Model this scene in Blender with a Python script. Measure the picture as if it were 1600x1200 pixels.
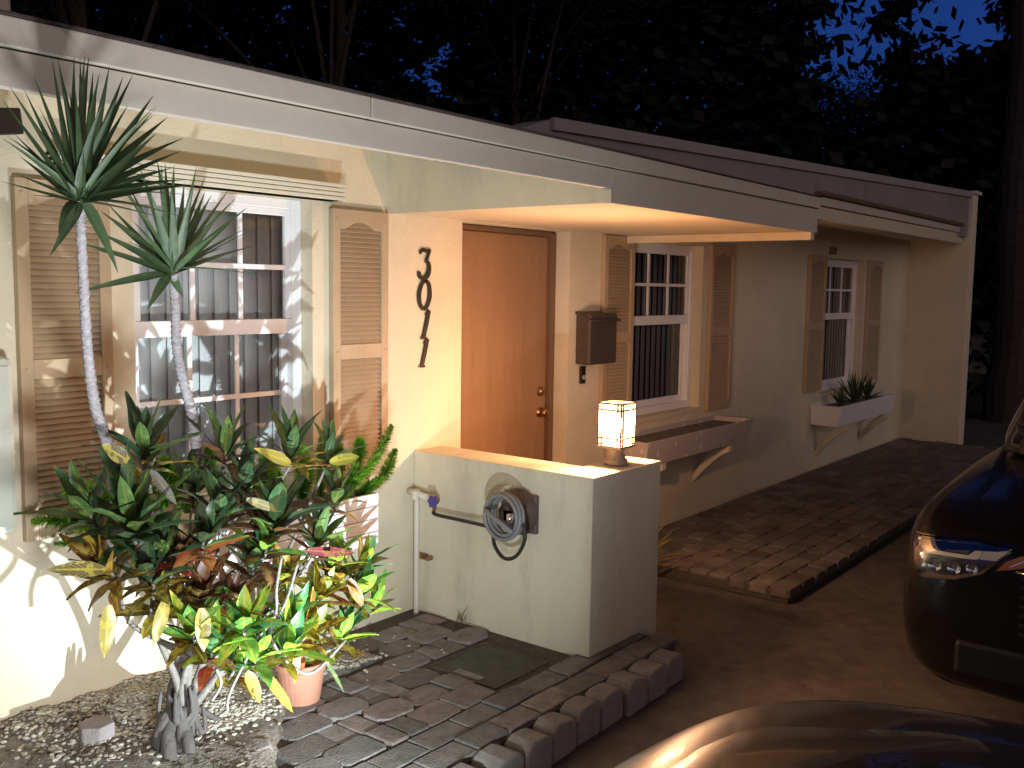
import bpy, math, random
from mathutils import Vector, Matrix
from mathutils.bvhtree import BVHTree
random.seed(7)
R_=math.radians
for o in list(bpy.data.objects): bpy.data.objects.remove(o)
scene=bpy.context.scene
COL=scene.collection
# ------------------------------------------------------------------ camera
CW,CH=1600.0,1200.0
PP=Vector((800.,600.)); F=1515.44
RM=Matrix(((0.61647177,0.06832433,-0.784407),(-0.78724197,0.07193484,-0.61243404),(0.01458205,0.99506641,0.09813358)))
CP=Vector((0,0,1.65))
cam=bpy.data.cameras.new('camera'); camo=bpy.data.objects.new('camera',cam); COL.objects.link(camo)
cam.sensor_width=36; cam.lens=F/CW*36; cam.clip_end=2000; cam.clip_start=0.02
camo.matrix_world=Matrix.Translation(CP)@RM.to_4x4()
scene.camera=camo
def ray(u,v): return RM@Vector((u-PP.x,-(v-PP.y),-F))
def at(u,v,ax,val):
    """the point of the world plane (axis ax = val) that a survey sight-line from the viewpoint meets"""
    r=ray(u,v); t=(val-CP[ax])/r[ax]; return CP+r*t
# ------------------------------------------------------------------ world
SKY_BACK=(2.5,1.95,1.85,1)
w=bpy.data.worlds.new('World'); scene.world=w; w.use_nodes=True
nt=w.node_tree; bg=nt.nodes['Background']
sky=nt.nodes.new('ShaderNodeTexSky'); sky.sky_type='NISHITA'; sky.sun_disc=False
sky.sun_elevation=R_(-3.5); sky.sun_rotation=R_(235); sky.air_density=1.6; sky.dust_density=0.6; sky.ozone_density=3
# dusk sky plus an added warm-grey fill glow from behind the viewpoint
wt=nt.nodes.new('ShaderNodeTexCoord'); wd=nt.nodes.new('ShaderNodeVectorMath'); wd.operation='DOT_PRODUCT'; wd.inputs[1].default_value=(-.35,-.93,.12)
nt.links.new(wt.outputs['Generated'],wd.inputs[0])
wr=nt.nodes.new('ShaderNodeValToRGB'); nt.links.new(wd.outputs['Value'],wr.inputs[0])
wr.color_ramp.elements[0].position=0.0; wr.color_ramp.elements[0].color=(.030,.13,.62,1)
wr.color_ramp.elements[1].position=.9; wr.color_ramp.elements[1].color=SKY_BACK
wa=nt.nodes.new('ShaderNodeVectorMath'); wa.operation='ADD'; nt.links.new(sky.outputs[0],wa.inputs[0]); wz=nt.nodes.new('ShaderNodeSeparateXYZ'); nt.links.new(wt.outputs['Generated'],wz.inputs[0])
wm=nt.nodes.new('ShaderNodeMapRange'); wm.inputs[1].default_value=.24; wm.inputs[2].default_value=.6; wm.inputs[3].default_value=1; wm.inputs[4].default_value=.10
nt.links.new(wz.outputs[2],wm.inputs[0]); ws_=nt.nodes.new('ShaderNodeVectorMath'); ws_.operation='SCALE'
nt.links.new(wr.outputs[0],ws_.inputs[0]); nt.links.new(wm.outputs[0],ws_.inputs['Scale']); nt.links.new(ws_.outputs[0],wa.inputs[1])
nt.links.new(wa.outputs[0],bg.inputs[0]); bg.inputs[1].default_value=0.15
# ------------------------------------------------------------------ exposure
vs=scene.view_settings; vs.view_transform='Standard'; vs.look='None'; vs.gamma=1; vs.exposure=1.0
scene.render.engine='CYCLES'
WARM_W=37.0; HEAD_W=105.0; SPILL_W=32.0; CAR_W=115.0

# ------------------------------------------------------------------ materials
MATS={}
def mat(name,base,rough=0.6,metal=0.0,var=0.0,vscale=6.0,bump=0.0,bscale=60.0,attr=False,coat=0.0,trans=0.0,spec=0.5,dark=None,dscale=2.0,dfac=0.5,stretch=None):
    if name in MATS: return MATS[name]
    m=bpy.data.materials.new(name); m.use_nodes=True; n=m.node_tree.nodes; l=m.node_tree.links
    b=n['Principled BSDF']; b.inputs['Roughness'].default_value=rough; b.inputs['Metallic'].default_value=metal
    b.inputs['Coat Weight'].default_value=coat; b.inputs['Coat Roughness'].default_value=0.03
    b.inputs['Specular IOR Level'].default_value=spec
    base4=(*base,1)
    tc=n.new('ShaderNodeTexCoord'); co=tc.outputs['Object']
    if stretch:
        mp=n.new('ShaderNodeMapping'); mp.inputs['Scale'].default_value=stretch; l.new(co,mp.inputs[0]); co=mp.outputs[0]
    src=None
    if attr:
        a=n.new('ShaderNodeAttribute'); a.attribute_name='col'; src=a.outputs['Color']
    if var>0:
        nz=n.new('ShaderNodeTexNoise'); nz.inputs['Scale'].default_value=vscale; nz.inputs['Detail'].default_value=6; nz.inputs['Roughness'].default_value=0.65
        l.new(co,nz.inputs['Vector'])
        mr=n.new('ShaderNodeMapRange'); mr.inputs[1].default_value=0.3; mr.inputs[2].default_value=0.7; mr.inputs[3].default_value=1-var; mr.inputs[4].default_value=1+var*0.6
        l.new(nz.outputs[0],mr.inputs[0])
        vm=n.new('ShaderNodeVectorMath'); vm.operation='SCALE'
        if src: l.new(src,vm.inputs[0])
        else: vm.inputs[0].default_value=base
        l.new(mr.outputs[0],vm.inputs['Scale']); src=vm.outputs[0]
    if dark:
        nz=n.new('ShaderNodeTexNoise'); nz.inputs['Scale'].default_value=dscale; nz.inputs['Detail'].default_value=8; nz.inputs['Roughness'].default_value=0.7
        l.new(co,nz.inputs['Vector'])
        mr=n.new('ShaderNodeMapRange'); mr.inputs[1].default_value=0.5; mr.inputs[2].default_value=0.7; mr.inputs[3].default_value=0; mr.inputs[4].default_value=dfac
        l.new(nz.outputs[0],mr.inputs[0])
        mx=n.new('ShaderNodeMix'); mx.data_type='RGBA'; l.new(mr.outputs[0],mx.inputs['Factor'])
        if src: l.new(src,mx.inputs['A'])
        else: mx.inputs['A'].default_value=base4
        mx.inputs['B'].default_value=(*dark,1); src=mx.outputs['Result']
    if src: l.new(src,b.inputs['Base Color'])
    else: b.inputs['Base Color'].default_value=base4
    if bump>0:
        nz=n.new('ShaderNodeTexNoise'); nz.inputs['Scale'].default_value=bscale; nz.inputs['Detail'].default_value=5
        l.new(co,nz.inputs['Vector'])
        bp=n.new('ShaderNodeBump'); bp.inputs['Strength'].default_value=bump; bp.inputs['Distance'].default_value=0.01
        l.new(nz.outputs[0],bp.inputs['Height']); l.new(bp.outputs[0],b.inputs['Normal'])
    if trans>0:
        out=n['Material Output']; t=n.new('ShaderNodeBsdfTranslucent'); mx=n.new('ShaderNodeMixShader'); mx.inputs[0].default_value=trans
        if src: l.new(src,t.inputs[0])
        else: t.inputs[0].default_value=base4
        l.new(b.outputs[0],mx.inputs[1]); l.new(t.outputs[0],mx.inputs[2]); l.new(mx.outputs[0],out.inputs[0])
    MATS[name]=m; return m
STUCCO=mat('cream stucco',(.66,.585,.43),.85,var=.10,vscale=2.5,bump=.35,bscale=110,dark=(.40,.35,.27),dscale=1.1,dfac=.3)
STUCCO2=mat('cream wall paint',(.62,.565,.42),.8,var=.07,vscale=3,bump=.25,bscale=90,dark=(.33,.30,.22),dscale=2.2,dfac=.5,stretch=(1.6,1.6,.6))
TRIM=mat('pale fascia paint',(.56,.505,.42),.6,var=.06,vscale=2,bump=.12,bscale=30,dark=(.38,.34,.28),dscale=1.2,dfac=.35)
SOFF=mat('soffit paint',(.62,.53,.38),.7,var=.05,vscale=2,bump=.1,bscale=25)
ROOF=mat('asphalt roofing',(.06,.045,.04),.9,var=.3,vscale=30,bump=.6,bscale=80)
PARA=mat('grey parapet panel',(.26,.23,.23),.8,var=.12,vscale=2,bump=.2,bscale=40,dark=(.12,.10,.10),dscale=3,dfac=.4)
SHUT=mat('tan shutter plastic',(.44,.325,.205),.55,var=.06,vscale=4,bump=.1,bscale=60,dark=(.2,.14,.1),dscale=5,dfac=.25)
DOOR=mat('brown door paint',(.31,.175,.09),.45,var=.12,vscale=3,bump=.08,bscale=18,stretch=(6,6,.6),dark=(.25,.13,.06),dscale=2,dfac=.35)
FRAMEB=mat('dark door jamb',(.16,.09,.05),.5,var=.1)
WHITE=mat('white vinyl',(.78,.77,.78),.35,var=.03,vscale=4)
WHITE2=mat('white planter boards',(.78,.78,.78),.5,var=.07,vscale=7,bump=.1)
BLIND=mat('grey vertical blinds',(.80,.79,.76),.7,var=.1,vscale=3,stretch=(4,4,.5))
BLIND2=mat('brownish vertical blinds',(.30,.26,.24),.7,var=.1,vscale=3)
ROOM=mat('dark room',(.05,.05,.05),.9)
BLACKM=mat('black painted metal',(.025,.02,.018),.4,metal=.3)
NUMM=mat('black number paint',(.03,.022,.015),.45)
BRASS=mat('aged brass',(.35,.2,.1),.3,metal=.9)
MBOX=mat('bronze mailbox metal',(.10,.075,.06),.45,metal=.4,var=.1)
PVC=mat('painted pipe',(.62,.58,.47),.5,var=.05,bump=.05)
BLUE=mat('blue valve handle',(.06,.05,.22),.4)
HOSEB=mat('black rubber hose',(.02,.018,.014),.45)
HOSEG=mat('grey vinyl hose',(.19,.185,.185),.4,var=.05)
REELM=mat('brown reel plastic',(.10,.07,.06),.45)
CHROME=mat('chrome metal',(.7,.7,.7),.15,metal=1)
LAMPM=mat('lantern bronze',(.34,.26,.19),.5,metal=.1)
LATT=mat('lantern lattice',(.07,.07,.05),.5,metal=.4)
PAVE=mat('patio paver concrete',(.2,.17,.155),.9,attr=True,var=.28,vscale=14,bump=.8,bscale=120,dark=(.05,.045,.04),dscale=9,dfac=.55)
SAND=mat('joint sand',(.09,.08,.065),.95,var=.4,vscale=40,bump=.7,bscale=200)
DRIVE=mat('driveway concrete',(.14,.122,.112),.8,var=.38,vscale=9,bump=.35,bscale=140,dark=(.05,.04,.035),dscale=1.3,dfac=.6)
LAWN=mat('dark yard ground',(.035,.035,.02),.95,var=.4,vscale=5,bump=.6,bscale=50)
SOIL=mat('mulch soil',(.20,.175,.14),.95,var=.5,vscale=25,bump=1.0,bscale=90,dark=(.05,.04,.03),dscale=12,dfac=.7)
STONE=mat('pale river gravel',(.4,.38,.33),.8,attr=True,var=.2,vscale=60,bump=.2,bscale=200)
BLOCK=mat('hexagonal block concrete',(.26,.23,.22),.9,var=.2,vscale=20,bump=.6,bscale=150)
BARK=mat('grey bark',(.085,.072,.066),.85,var=.35,vscale=12,bump=1,bscale=45,stretch=(1,1,.35),dark=(.07,.055,.05),dscale=10,dfac=.6)
TWIG=mat('pale twig bark',(.16,.14,.12),.7,var=.25,vscale=50,bump=.5,bscale=90)
DBARK=mat('dark tree bark',(.05,.04,.032),.95,var=.3,vscale=8,bump=1,bscale=12)
PBARK=mat('palm trunk bark',(.05,.036,.032),.95,var=.4,vscale=6,bump=1,bscale=20,stretch=(1,1,3))
TERRA=mat('terracotta',(.42,.19,.12),.8,var=.12,vscale=9,bump=.2)
PBLACK=mat('black car paint',(.010,.009,.009),.22,coat=.35,spec=.35)
PHOOD=mat('dark metallic hood paint',(.05,.042,.044),.34,metal=.35,coat=.6,var=.1,vscale=2)
CPLAST=mat('black bumper plastic',(.015,.015,.016),.45)
TYRE=mat('tyre rubber',(.02,.02,.02),.85)
RIM=mat('alloy rim',(.4,.4,.42),.3,metal=.9)
CARGL=mat('tinted car glass',(.01,.01,.012),.04,coat=1)
REFL=mat('headlight white strip',(.62,.6,.58),.35)
HLIN=mat('headlight housing',(.10,.09,.085),.25,metal=.7)
AMBER=mat('amber reflector',(.55,.18,.04),.25)
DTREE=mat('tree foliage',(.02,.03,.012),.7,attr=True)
def leaf_mat(name,trans=.25,rough=.38,vein=(.80,.62,.06),midw=.13):
    m=bpy.data.materials.new(name); m.use_nodes=True; n=m.node_tree.nodes; l=m.node_tree.links
    b=n['Principled BSDF']; b.inputs['Roughness'].default_value=rough
    a=n.new('ShaderNodeAttribute'); a.attribute_name='col'
    uv=n.new('ShaderNodeUVMap'); uv.uv_map='UVMap'; sp=n.new('ShaderNodeSeparateXYZ'); l.new(uv.outputs[0],sp.inputs[0])
    def M(op,x,y=None,z=None):
        q=n.new('ShaderNodeMath'); q.operation=op
        for i,s in enumerate((x,y,z)):
            if s is None: continue
            if isinstance(s,(int,float)): q.inputs[i].default_value=s
            else: l.new(s,q.inputs[i])
        return q.outputs[0]
    au=M('ABSOLUTE',M('SUBTRACT',sp.outputs[0],.5))          # 0 mid .. .5 edge
    mid=M('LESS_THAN',au,midw*.5)
    sv=M('SINE',M('SUBTRACT',M('MULTIPLY',sp.outputs[1],60),M('MULTIPLY',au,34)))
    side=M('MULTIPLY',M('GREATER_THAN',sv,.62),.55)
    tc=n.new('ShaderNodeTexCoord'); nz=n.new('ShaderNodeTexNoise'); nz.inputs['Scale'].default_value=38; nz.inputs['Detail'].default_value=3
    l.new(tc.outputs['Object'],nz.inputs['Vector'])
    bl=M('GREATER_THAN',nz.outputs[0],.55)
    tot=M('MULTIPLY',M('MAXIMUM',mid,M('MAXIMUM',side,M('MULTIPLY',bl,.8))),a.outputs['Alpha'])
    mx=n.new('ShaderNodeMix'); mx.data_type='RGBA'; l.new(tot,mx.inputs['Factor']); l.new(a.outputs['Color'],mx.inputs['A']); mx.inputs['B'].default_value=(*vein,1)
    l.new(mx.outputs['Result'],b.inputs['Base Color'])
    t=n.new('ShaderNodeBsdfTranslucent'); l.new(mx.outputs['Result'],t.inputs[0])
    ms=n.new('ShaderNodeMixShader'); ms.inputs[0].default_value=trans
    l.new(b.outputs[0],ms.inputs[1]); l.new(t.outputs[0],ms.inputs[2]); l.new(ms.outputs[0],n['Material Output'].inputs[0])
    return m
CROT=leaf_mat('croton leaf',vein=(.55,.44,.05))
DRAC=leaf_mat('dragon tree leaf',.12,.45,(.16,.22,.08),.1)
FERN=leaf_mat('fern needles',.35,.5,(.3,.5,.05),.05)
# glass for windows
def glass_mat(name):
    m=bpy.data.materials.new(name); m.use_nodes=True; n=m.node_tree.nodes; l=m.node_tree.links
    g=n.new('ShaderNodeBsdfGlossy'); g.inputs[1].default_value=.02; t=n.new('ShaderNodeBsdfTransparent'); t.inputs[0].default_value=(.93,.95,.96,1)
    fr=n.new('ShaderNodeFresnel'); fr.inputs[0].default_value=1.6; ms=n.new('ShaderNodeMixShader')
    l.new(fr.outputs[0],ms.inputs[0]); l.new(t.outputs[0],ms.inputs[1]); l.new(g.outputs[0],ms.inputs[2]); l.new(ms.outputs[0],n['Material Output'].inputs[0]); return m
GLASS=glass_mat('window glass')
LENS=glass_mat('clear headlight lens')
def emis_panel(name,col,s):
    m=bpy.data.materials.new(name); m.use_nodes=True; n=m.node_tree.nodes; l=m.node_tree.links
    e=n.new('ShaderNodeEmission'); e.inputs[0].default_value=(*col,1); e.inputs[1].default_value=s
    t=n.new('ShaderNodeBsdfTransparent'); ad=n.new('ShaderNodeAddShader'); l.new(e.outputs[0],ad.inputs[0]); l.new(t.outputs[0],ad.inputs[1]); l.new(ad.outputs[0],n['Material Output'].inputs[0]); return m
LGLASS=emis_panel('lit lantern glass',(1.0,.66,.34),.75)
LBULB=emis_panel('glowing bulb',(1,.8,.55),14)

# ------------------------------------------------------------------ mesh builder
class MB:
    def __init__(s): s.v=[];s.f=[];s.uv=[];s.c=[];s.has=False;s.m=[];s.cm=0
    def add(s,vs,fs,col=None,uvs=None):
        o=len(s.v); s.v+= [tuple(p) for p in vs]
        for i,f in enumerate(fs):
            s.f.append(tuple(o+j for j in f)); s.m.append(s.cm)
            s.c.append(col); s.uv.append(None if uvs is None else [uvs[j] for j in f])
        if col is not None or uvs is not None: s.has=True
        return s
    def box(s,a,b,col=None):
        x0,y0,z0=[min(a[i],b[i]) for i in range(3)]; x1,y1,z1=[max(a[i],b[i]) for i in range(3)]
        return s.add([(x0,y0,z0),(x1,y0,z0),(x1,y1,z0),(x0,y1,z0),(x0,y0,z1),(x1,y0,z1),(x1,y1,z1),(x0,y1,z1)],
              [(0,3,2,1),(4,5,6,7),(0,1,5,4),(1,2,6,5),(2,3,7,6),(3,0,4,7)],col)
    def hexa(s,p,col=None):
        return s.add(p,[(0,3,2,1),(4,5,6,7),(0,1,5,4),(1,2,6,5),(2,3,7,6),(3,0,4,7)],col)
    def prism(s,poly,z0,z1,col=None,axis=2):
        n=len(poly)
        def P(a,b,h):
            if axis==2: return (a,b,h)
            if axis==1: return (a,h,b)
            return (h,a,b)
        vs=[P(a,b,z0) for a,b in poly]+[P(a,b,z1) for a,b in poly]
        fs=[tuple(range(n))[::-1],tuple(range(n,2*n))]+[(i,(i+1)%n,n+(i+1)%n,n+i) for i in range(n)]
        return s.add(vs,fs,col)
    def tube(s,pts,rad,n=8,col=None,caps=True):
        pts=[Vector(p) for p in pts]
        if not isinstance(rad,(list,tuple)): rad=[rad]*len(pts)
        vs=[];fs=[];prev=None
        for i,p in enumerate(pts):
            d=(pts[min(i+1,len(pts)-1)]-pts[max(i-1,0)])
            if d.length<1e-9: d=Vector((0,0,1))
            d.normalize()
            if prev is None: a=d.orthogonal().normalized()
            else:
                a=prev-d*prev.dot(d)
                a=a.normalized() if a.length>1e-6 else d.orthogonal().normalized()
            prev=a; b=d.cross(a)
            for k in range(n):
                t=2*math.pi*k/n; vs.append(p+(a*math.cos(t)+b*math.sin(t))*rad[i])
        for i in range(len(pts)-1):
            for k in range(n):
                k2=(k+1)%n; fs.append((i*n+k,i*n+k2,(i+1)*n+k2,(i+1)*n+k))
        if caps: fs.append(tuple(range(n))[::-1]); fs.append(tuple(range((len(pts)-1)*n,len(pts)*n)))
        return s.add(vs,fs,col)
    def lathe(s,prof,c,n=24,axis=2,col=None):
        vs=[];fs=[];c=Vector(c)
        for r,h in prof:
            for k in range(n):
                t=2*math.pi*k/n; a=r*math.cos(t); b=r*math.sin(t)
                vs.append(c+(Vector((a,b,h)) if axis==2 else Vector((a,h,b)) if axis==1 else Vector((h,a,b))))
        for i in range(len(prof)-1):
            for k in range(n):
                k2=(k+1)%n; fs.append((i*n+k,i*n+k2,(i+1)*n+k2,(i+1)*n+k))
        return s.add(vs,fs,col)
    def leaf(s,base,d,up,L,W,curl=.3,fold=.25,col=(.1,.2,.05,1),ns=6,shape=None,wave=0.0):
        d=Vector(d).normalized(); up=Vector(up); side=d.cross(up)
        if side.length<1e-4: side=d.orthogonal()
        side.normalize(); up=side.cross(d).normalized()
        p=Vector(base); vs=[];uv=[];fs=[];step=L/ns; ang=0
        for i in range(ns+1):
            t=i/ns
            if shape=='blade': wd=W*(min(1,.45+t*3.2) if t<.2 else (1-((t-.2)/.8)**1.5))
            else: wd=W*(math.sin(math.pi*min(1,(.06+.94*t))**.85)**.8 if t<1 else 0)
            wd=max(wd,W*.03)*.5
            up2=side.cross(d).normalized()
            wv=wave*W*math.sin(t*11)
            vs+= [p-side*wd+up2*(wd*fold*2*.5+wv), p, p+side*wd+up2*(wd*fold*2*.5-wv)]
            uv+= [(0,t),(.5,t),(1,t)]
            # bend down
            rot=Matrix.Rotation(-curl/ns,3,side); d=(rot@d).normalized()
            p=p+d*step
        for i in range(ns):
            a=i*3; fs+= [(a,a+1,a+4,a+3),(a+1,a+2,a+5,a+4)]
        return s.add(vs,fs,col,uv)
    def obj(s,name,mats,parent=None,smooth=False,bevel=0,sub=0,weld=False):
        me=bpy.data.meshes.new(name); me.from_pydata(s.v,[],s.f)
        if not isinstance(mats,(list,tuple)): mats=[mats]
        for m in mats: me.materials.append(m)
        if len(mats)>1: me.polygons.foreach_set('material_index',s.m)
        if s.has:
            ca=me.color_attributes.new('col','FLOAT_COLOR','CORNER'); ul=me.uv_layers.new(name='UVMap')
            cd=[];ud=[]
            for f,c,u in zip(s.f,s.c,s.uv):
                c=c or (.5,.5,.5,1)
                if len(c)==3: c=(*c,1)
                for k in range(len(f)):
                    cd+=c; ud+= (u[k] if u else (0,0))
            ca.data.foreach_set('color',cd); ul.data.foreach_set('uv',ud)
        if smooth: me.polygons.foreach_set('use_smooth',[True]*len(me.polygons))
        me.update(); me.validate()
        o=bpy.data.objects.new(name,me); COL.objects.link(o)
        if parent: o.parent=parent
        if bevel:
            b=o.modifiers.new('bevel','BEVEL'); b.width=bevel; b.segments=2; b.limit_method='ANGLE'; b.angle_limit=R_(40)
        if sub:
            b=o.modifiers.new('sub','SUBSURF'); b.levels=sub; b.render_levels=sub
        return o
def tag(o,label=None,cat=None,group=None,kind=None):
    if label: o['label']=label
    if cat: o['category']=cat
    if group: o['group']=group
    if kind: o['kind']=kind
    return o
def thing(name,label,cat,group=None):
    o=bpy.data.objects.new(name,None); COL.objects.link(o); o.empty_display_size=.05
    return tag(o,label,cat,group)
def B(a,b): return MB().box(a,b)
def spline(pts,n=6):
    P=[Vector(p) for p in pts]; P=[P[0]]+P+[P[-1]]; out=[]
    for i in range(1,len(P)-2):
        for k in range(n):
            t=k/n; a,b,c,d=P[i-1],P[i],P[i+1],P[i+2]
            out.append(.5*((2*b)+(c-a)*t+(2*a-5*b+4*c-d)*t*t+(3*b-a-3*c+d)*t**3))
    out.append(P[-2]); return out
U=random.uniform

# ================================================================== SETTING
g=MB(); g.add([(-150,-150,-.14),(250,-150,-.14),(250,250,-.14),(-150,250,-.14)],[(0,1,2,3)])
tag(g.obj('ground',LAWN),kind='structure')
# driveway slab, one sheet with a fine grid so that it is not dead flat
d=MB(); NX,NY=70,50
vs=[];fs=[]
for j in range(NY+1):
    for i in range(NX+1):
        x=-3+i*19/NX; y=-6+j*(3.38+6)/NY
        vs.append((x,y,-.13+.004*math.sin(x*2.1+y)*math.cos(y*1.7)+.002*math.sin(x*7)))
for j in range(NY):
    for i in range(NX):
        a=j*(NX+1)+i; fs.append((a,a+1,a+NX+2,a+NX+1))
d.add(vs,fs); tag(d.obj('driveway',DRIVE,smooth=True),kind='structure')
# planting bed soil, rising to the wall
WY=3.4
def inside_patio(x,y):
    return x>1.98+max(0,(y-2.55))*.95 and not (y>3.02 and x<2.95)
def bed_h(x,y):
    h=.005+.11*max(0,min(1,(2.9-x)/1.0))*max(0,min(1,(y-2.2)/1.0))
    return h+.012*math.sin(x*9+y*4)*math.cos(y*11)+.006*math.sin(x*31)*math.cos(y*27)
b=MB();vs=[];fs=[];NX,NY=110,46
for j in range(NY+1):
    for i in range(NX+1):
        x=-1+i*4.3/NX; y=2.02+j*1.37/NY
        h=bed_h(x,y)
        if inside_patio(x,y): h=-.045
        vs.append((x,y,h))
for j in range(NY):
    for i in range(NX):
        a=j*(NX+1)+i; fs.append((a,a+1,a+NX+2,a+NX+1))
b.add(vs,fs); tag(b.obj('soil',SOIL,smooth=True),kind='structure')
# gravel: nobody could count it
ico=[]
def stone(mb,c,r,col):
    ph=U(0,6.28); n=6; vs=[]; sx,sy,sz=r*U(.7,1.3),r*U(.6,1.0),r*U(.4,.7)
    for (zz,rr) in ((-.7,.6),(.1,1.0),(.75,.62)):
        for k in range(n):
            t=2*math.pi*k/n; rj=rr*U(.85,1.12)
            x=sx*rj*math.cos(t); y=sy*rj*math.sin(t)
            vs.append((c[0]+x*math.cos(ph)-y*math.sin(ph),c[1]+x*math.sin(ph)+y*math.cos(ph),c[2]+sz*zz))
    fs=[(0,1,2,3,4,5)[::-1],(12,13,14,15,16,17)]
    for l in range(2):
        for k in range(n): fs.append((l*n+k,l*n+(k+1)%n,(l+1)*n+(k+1)%n,(l+1)*n+k))
    mb.add(vs,fs,col)
gr=MB(); cnt=0
while cnt<9500:
    x=U(1.2,3.2); y=U(2.45,3.39)
    if inside_patio(x,y) and U(0,1)>.006: continue
    dens=1.0 if (x>1.8 and y>2.85) else .6*max(0,min(1,(x-1.35)/.5))*max(0,min(1,(y-2.75)/.45))
    if U(0,1)>dens: continue
    k=U(.7,1.25); cc=random.choice([(.44,.41,.33),(.50,.46,.37),(.38,.34,.27),(.47,.44,.38),(.30,.26,.20)])
    z=bed_h(x,y) if not inside_patio(x,y) else 0
    stone(gr,(x,y,z+U(-.002,.008)),U(.006,.0125),(cc[0]*k,cc[1]*k,cc[2]*k)); cnt+=1
tag(gr.obj('gravel',STONE),'pale river gravel spread over the bed along the house wall','gravel',kind='stuff')
# mulch chips and twigs
mu=MB()
for _ in range(1600):
    x=U(-.2,1.98); y=U(2.05,3.3)
    a=U(0,6.28); L=U(.01,.04); c=Vector((x,y,bed_h(x,y)+.006)); dd=Vector((math.cos(a),math.sin(a),U(-.15,.3)))
    k=U(.4,1.4); mu.tube([c-dd*L*.5,c+dd*L*.5],U(.0015,.005),4,(.13*k,.10*k,.07*k))
tag(mu.obj('mulch',mat('mulch chips',(.1,.08,.05),.9,attr=True)),'dark wood mulch and fallen twigs covering the soil of the bed','mulch',kind='stuff')

# grit and crumbs blown over the driveway
gd=MB()
for _ in range(1500):
    x=U(1.2,7.5); y=U(.4,2.02)
    if random.random()<.5: y=2.02-abs(random.gauss(0,.25))
    k=U(.5,1.6); stone(gd,(x,y,-.127),U(.0015,.0045),(.16*k,.14*k,.12*k))
tag(gd.obj('grit',STONE),'fine grit and crumbs lying on the concrete driveway','grit',kind='stuff')
# ------------------------------------------------------------------ pavers
def paver(mb,poly,z,th,ch=.004,k=1.0):
    n=len(poly); cx=sum(p[0] for p in poly)/n; cy=sum(p[1] for p in poly)/n
    tx,ty=U(-.008,.008),U(-.008,.008)
    def zz(x,y): return z+(x-cx)*tx+(y-cy)*ty
    def ins(p,d):
        v=Vector((p[0]-cx,p[1]-cy)); L=v.length; v*= (L-d)/L; return (cx+v.x,cy+v.y)
    o=[ins(p,0) for p in poly]; i=[ins(p,ch) for p in poly]
    vs=[(x,y,z-th) for x,y in o]+[(x,y,zz(x,y)-ch*.7) for x,y in o]+[(x,y,zz(x,y)) for x,y in i]
    fs=[tuple(range(2*n,3*n))]
    for a in range(2):
        for q in range(n): fs.append((a*n+q,a*n+(q+1)%n,(a+1)*n+(q+1)%n,(a+1)*n+q))
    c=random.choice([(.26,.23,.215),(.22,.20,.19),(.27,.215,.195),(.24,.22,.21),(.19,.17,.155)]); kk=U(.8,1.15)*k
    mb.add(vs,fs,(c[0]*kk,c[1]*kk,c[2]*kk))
def hole(x,y): return 3.02<x<3.42 and 2.42<y<2.82
pv=MB()
def jit(x,y,s=.006): return (x+U(-s,s),y+U(-s,s))
rowy=2.135
# two straight rows beside the edging
for r in range(2):
    x=1.96+r*.07
    while x<4.05:
        L=U(.19,.235); y0,y1=rowy,rowy+.125
        if x+L<4.12 and not hole(x+L/2,(y0+y1)/2): paver(pv,[jit(x+.004,y0,.004),jit(x+L-.004,y0,.004),jit(x+L-.004,y1-.008,.004),jit(x+.004,y1-.008,.004)],U(-.004,.006),.05)
        x+=L
    rowy+=.13
# alternating octagons and small squares further back
P=.205; j=0; y=rowy
while y<3.4:
    i=0; x=1.98+(j%2)*P*.5
    while x<3.55:
        cx,cy=x+P/2,y+P*.36
        if cx+P*.5<3.55 and not hole(cx,cy) and inside_patio(cx-.03,cy) and cy+.06<3.4:
            w2,h2=P*.496,P*.355; c=.03*U(.4,1.3)
            if (i+j)%3==2:
                poly=[(cx-w2*.95,cy-h2),(cx-.003,cy-h2),(cx-.003,cy+h2),(cx-w2*.95,cy+h2)]
                paver(pv,[jit(*p,.004) for p in poly],U(-.006,.005),.05)
                poly=[(cx+.006,cy-h2),(cx+w2*.95,cy-h2),(cx+w2*.95,cy+h2),(cx+.006,cy+h2)]
                paver(pv,[jit(*p,.004) for p in poly],U(-.006,.005),.05)
            else:
                poly=[(cx-w2+c,cy-h2),(cx+w2-c,cy-h2),(cx+w2,cy-h2+c),(cx+w2,cy+h2-c),(cx+w2-c,cy+h2),(cx-w2+c,cy+h2),(cx-w2,cy+h2-c),(cx-w2,cy-h2+c)]
                paver(pv,[jit(*p,.005) for p in poly],U(-.006,.006),.05)
        x+=P; i+=1
    y+=P*.72; j+=1
tag(pv.obj('patio',PAVE),kind='structure')
sb=MB().box((1.96,2.12,-.125),(4.0,3.4,-.011)); tag(sb.obj('patio_base',SAND),kind='structure')
# sunken valve cover in the paving
t=thing('valve_cover','grey concrete utility cover sunk into a square gap in the patio paving','cover')
B((3.05,2.45,-.03),(3.39,2.79,-.007)).obj('cover_plate',mat('mossy concrete',(.075,.08,.065),.9,var=.3,vscale=12,bump=.5),t,bevel=.004)
q=MB()
for (a,b_) in (((3.03,2.43,-.03),(3.05,2.81,-.004)),((3.39,2.43,-.03),(3.41,2.81,-.004)),((3.05,2.43,-.03),(3.39,2.45,-.004)),((3.05,2.79,-.03),(3.39,2.81,-.004))): q.box(a,b_)
q.obj('rim',SAND,t)
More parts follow.
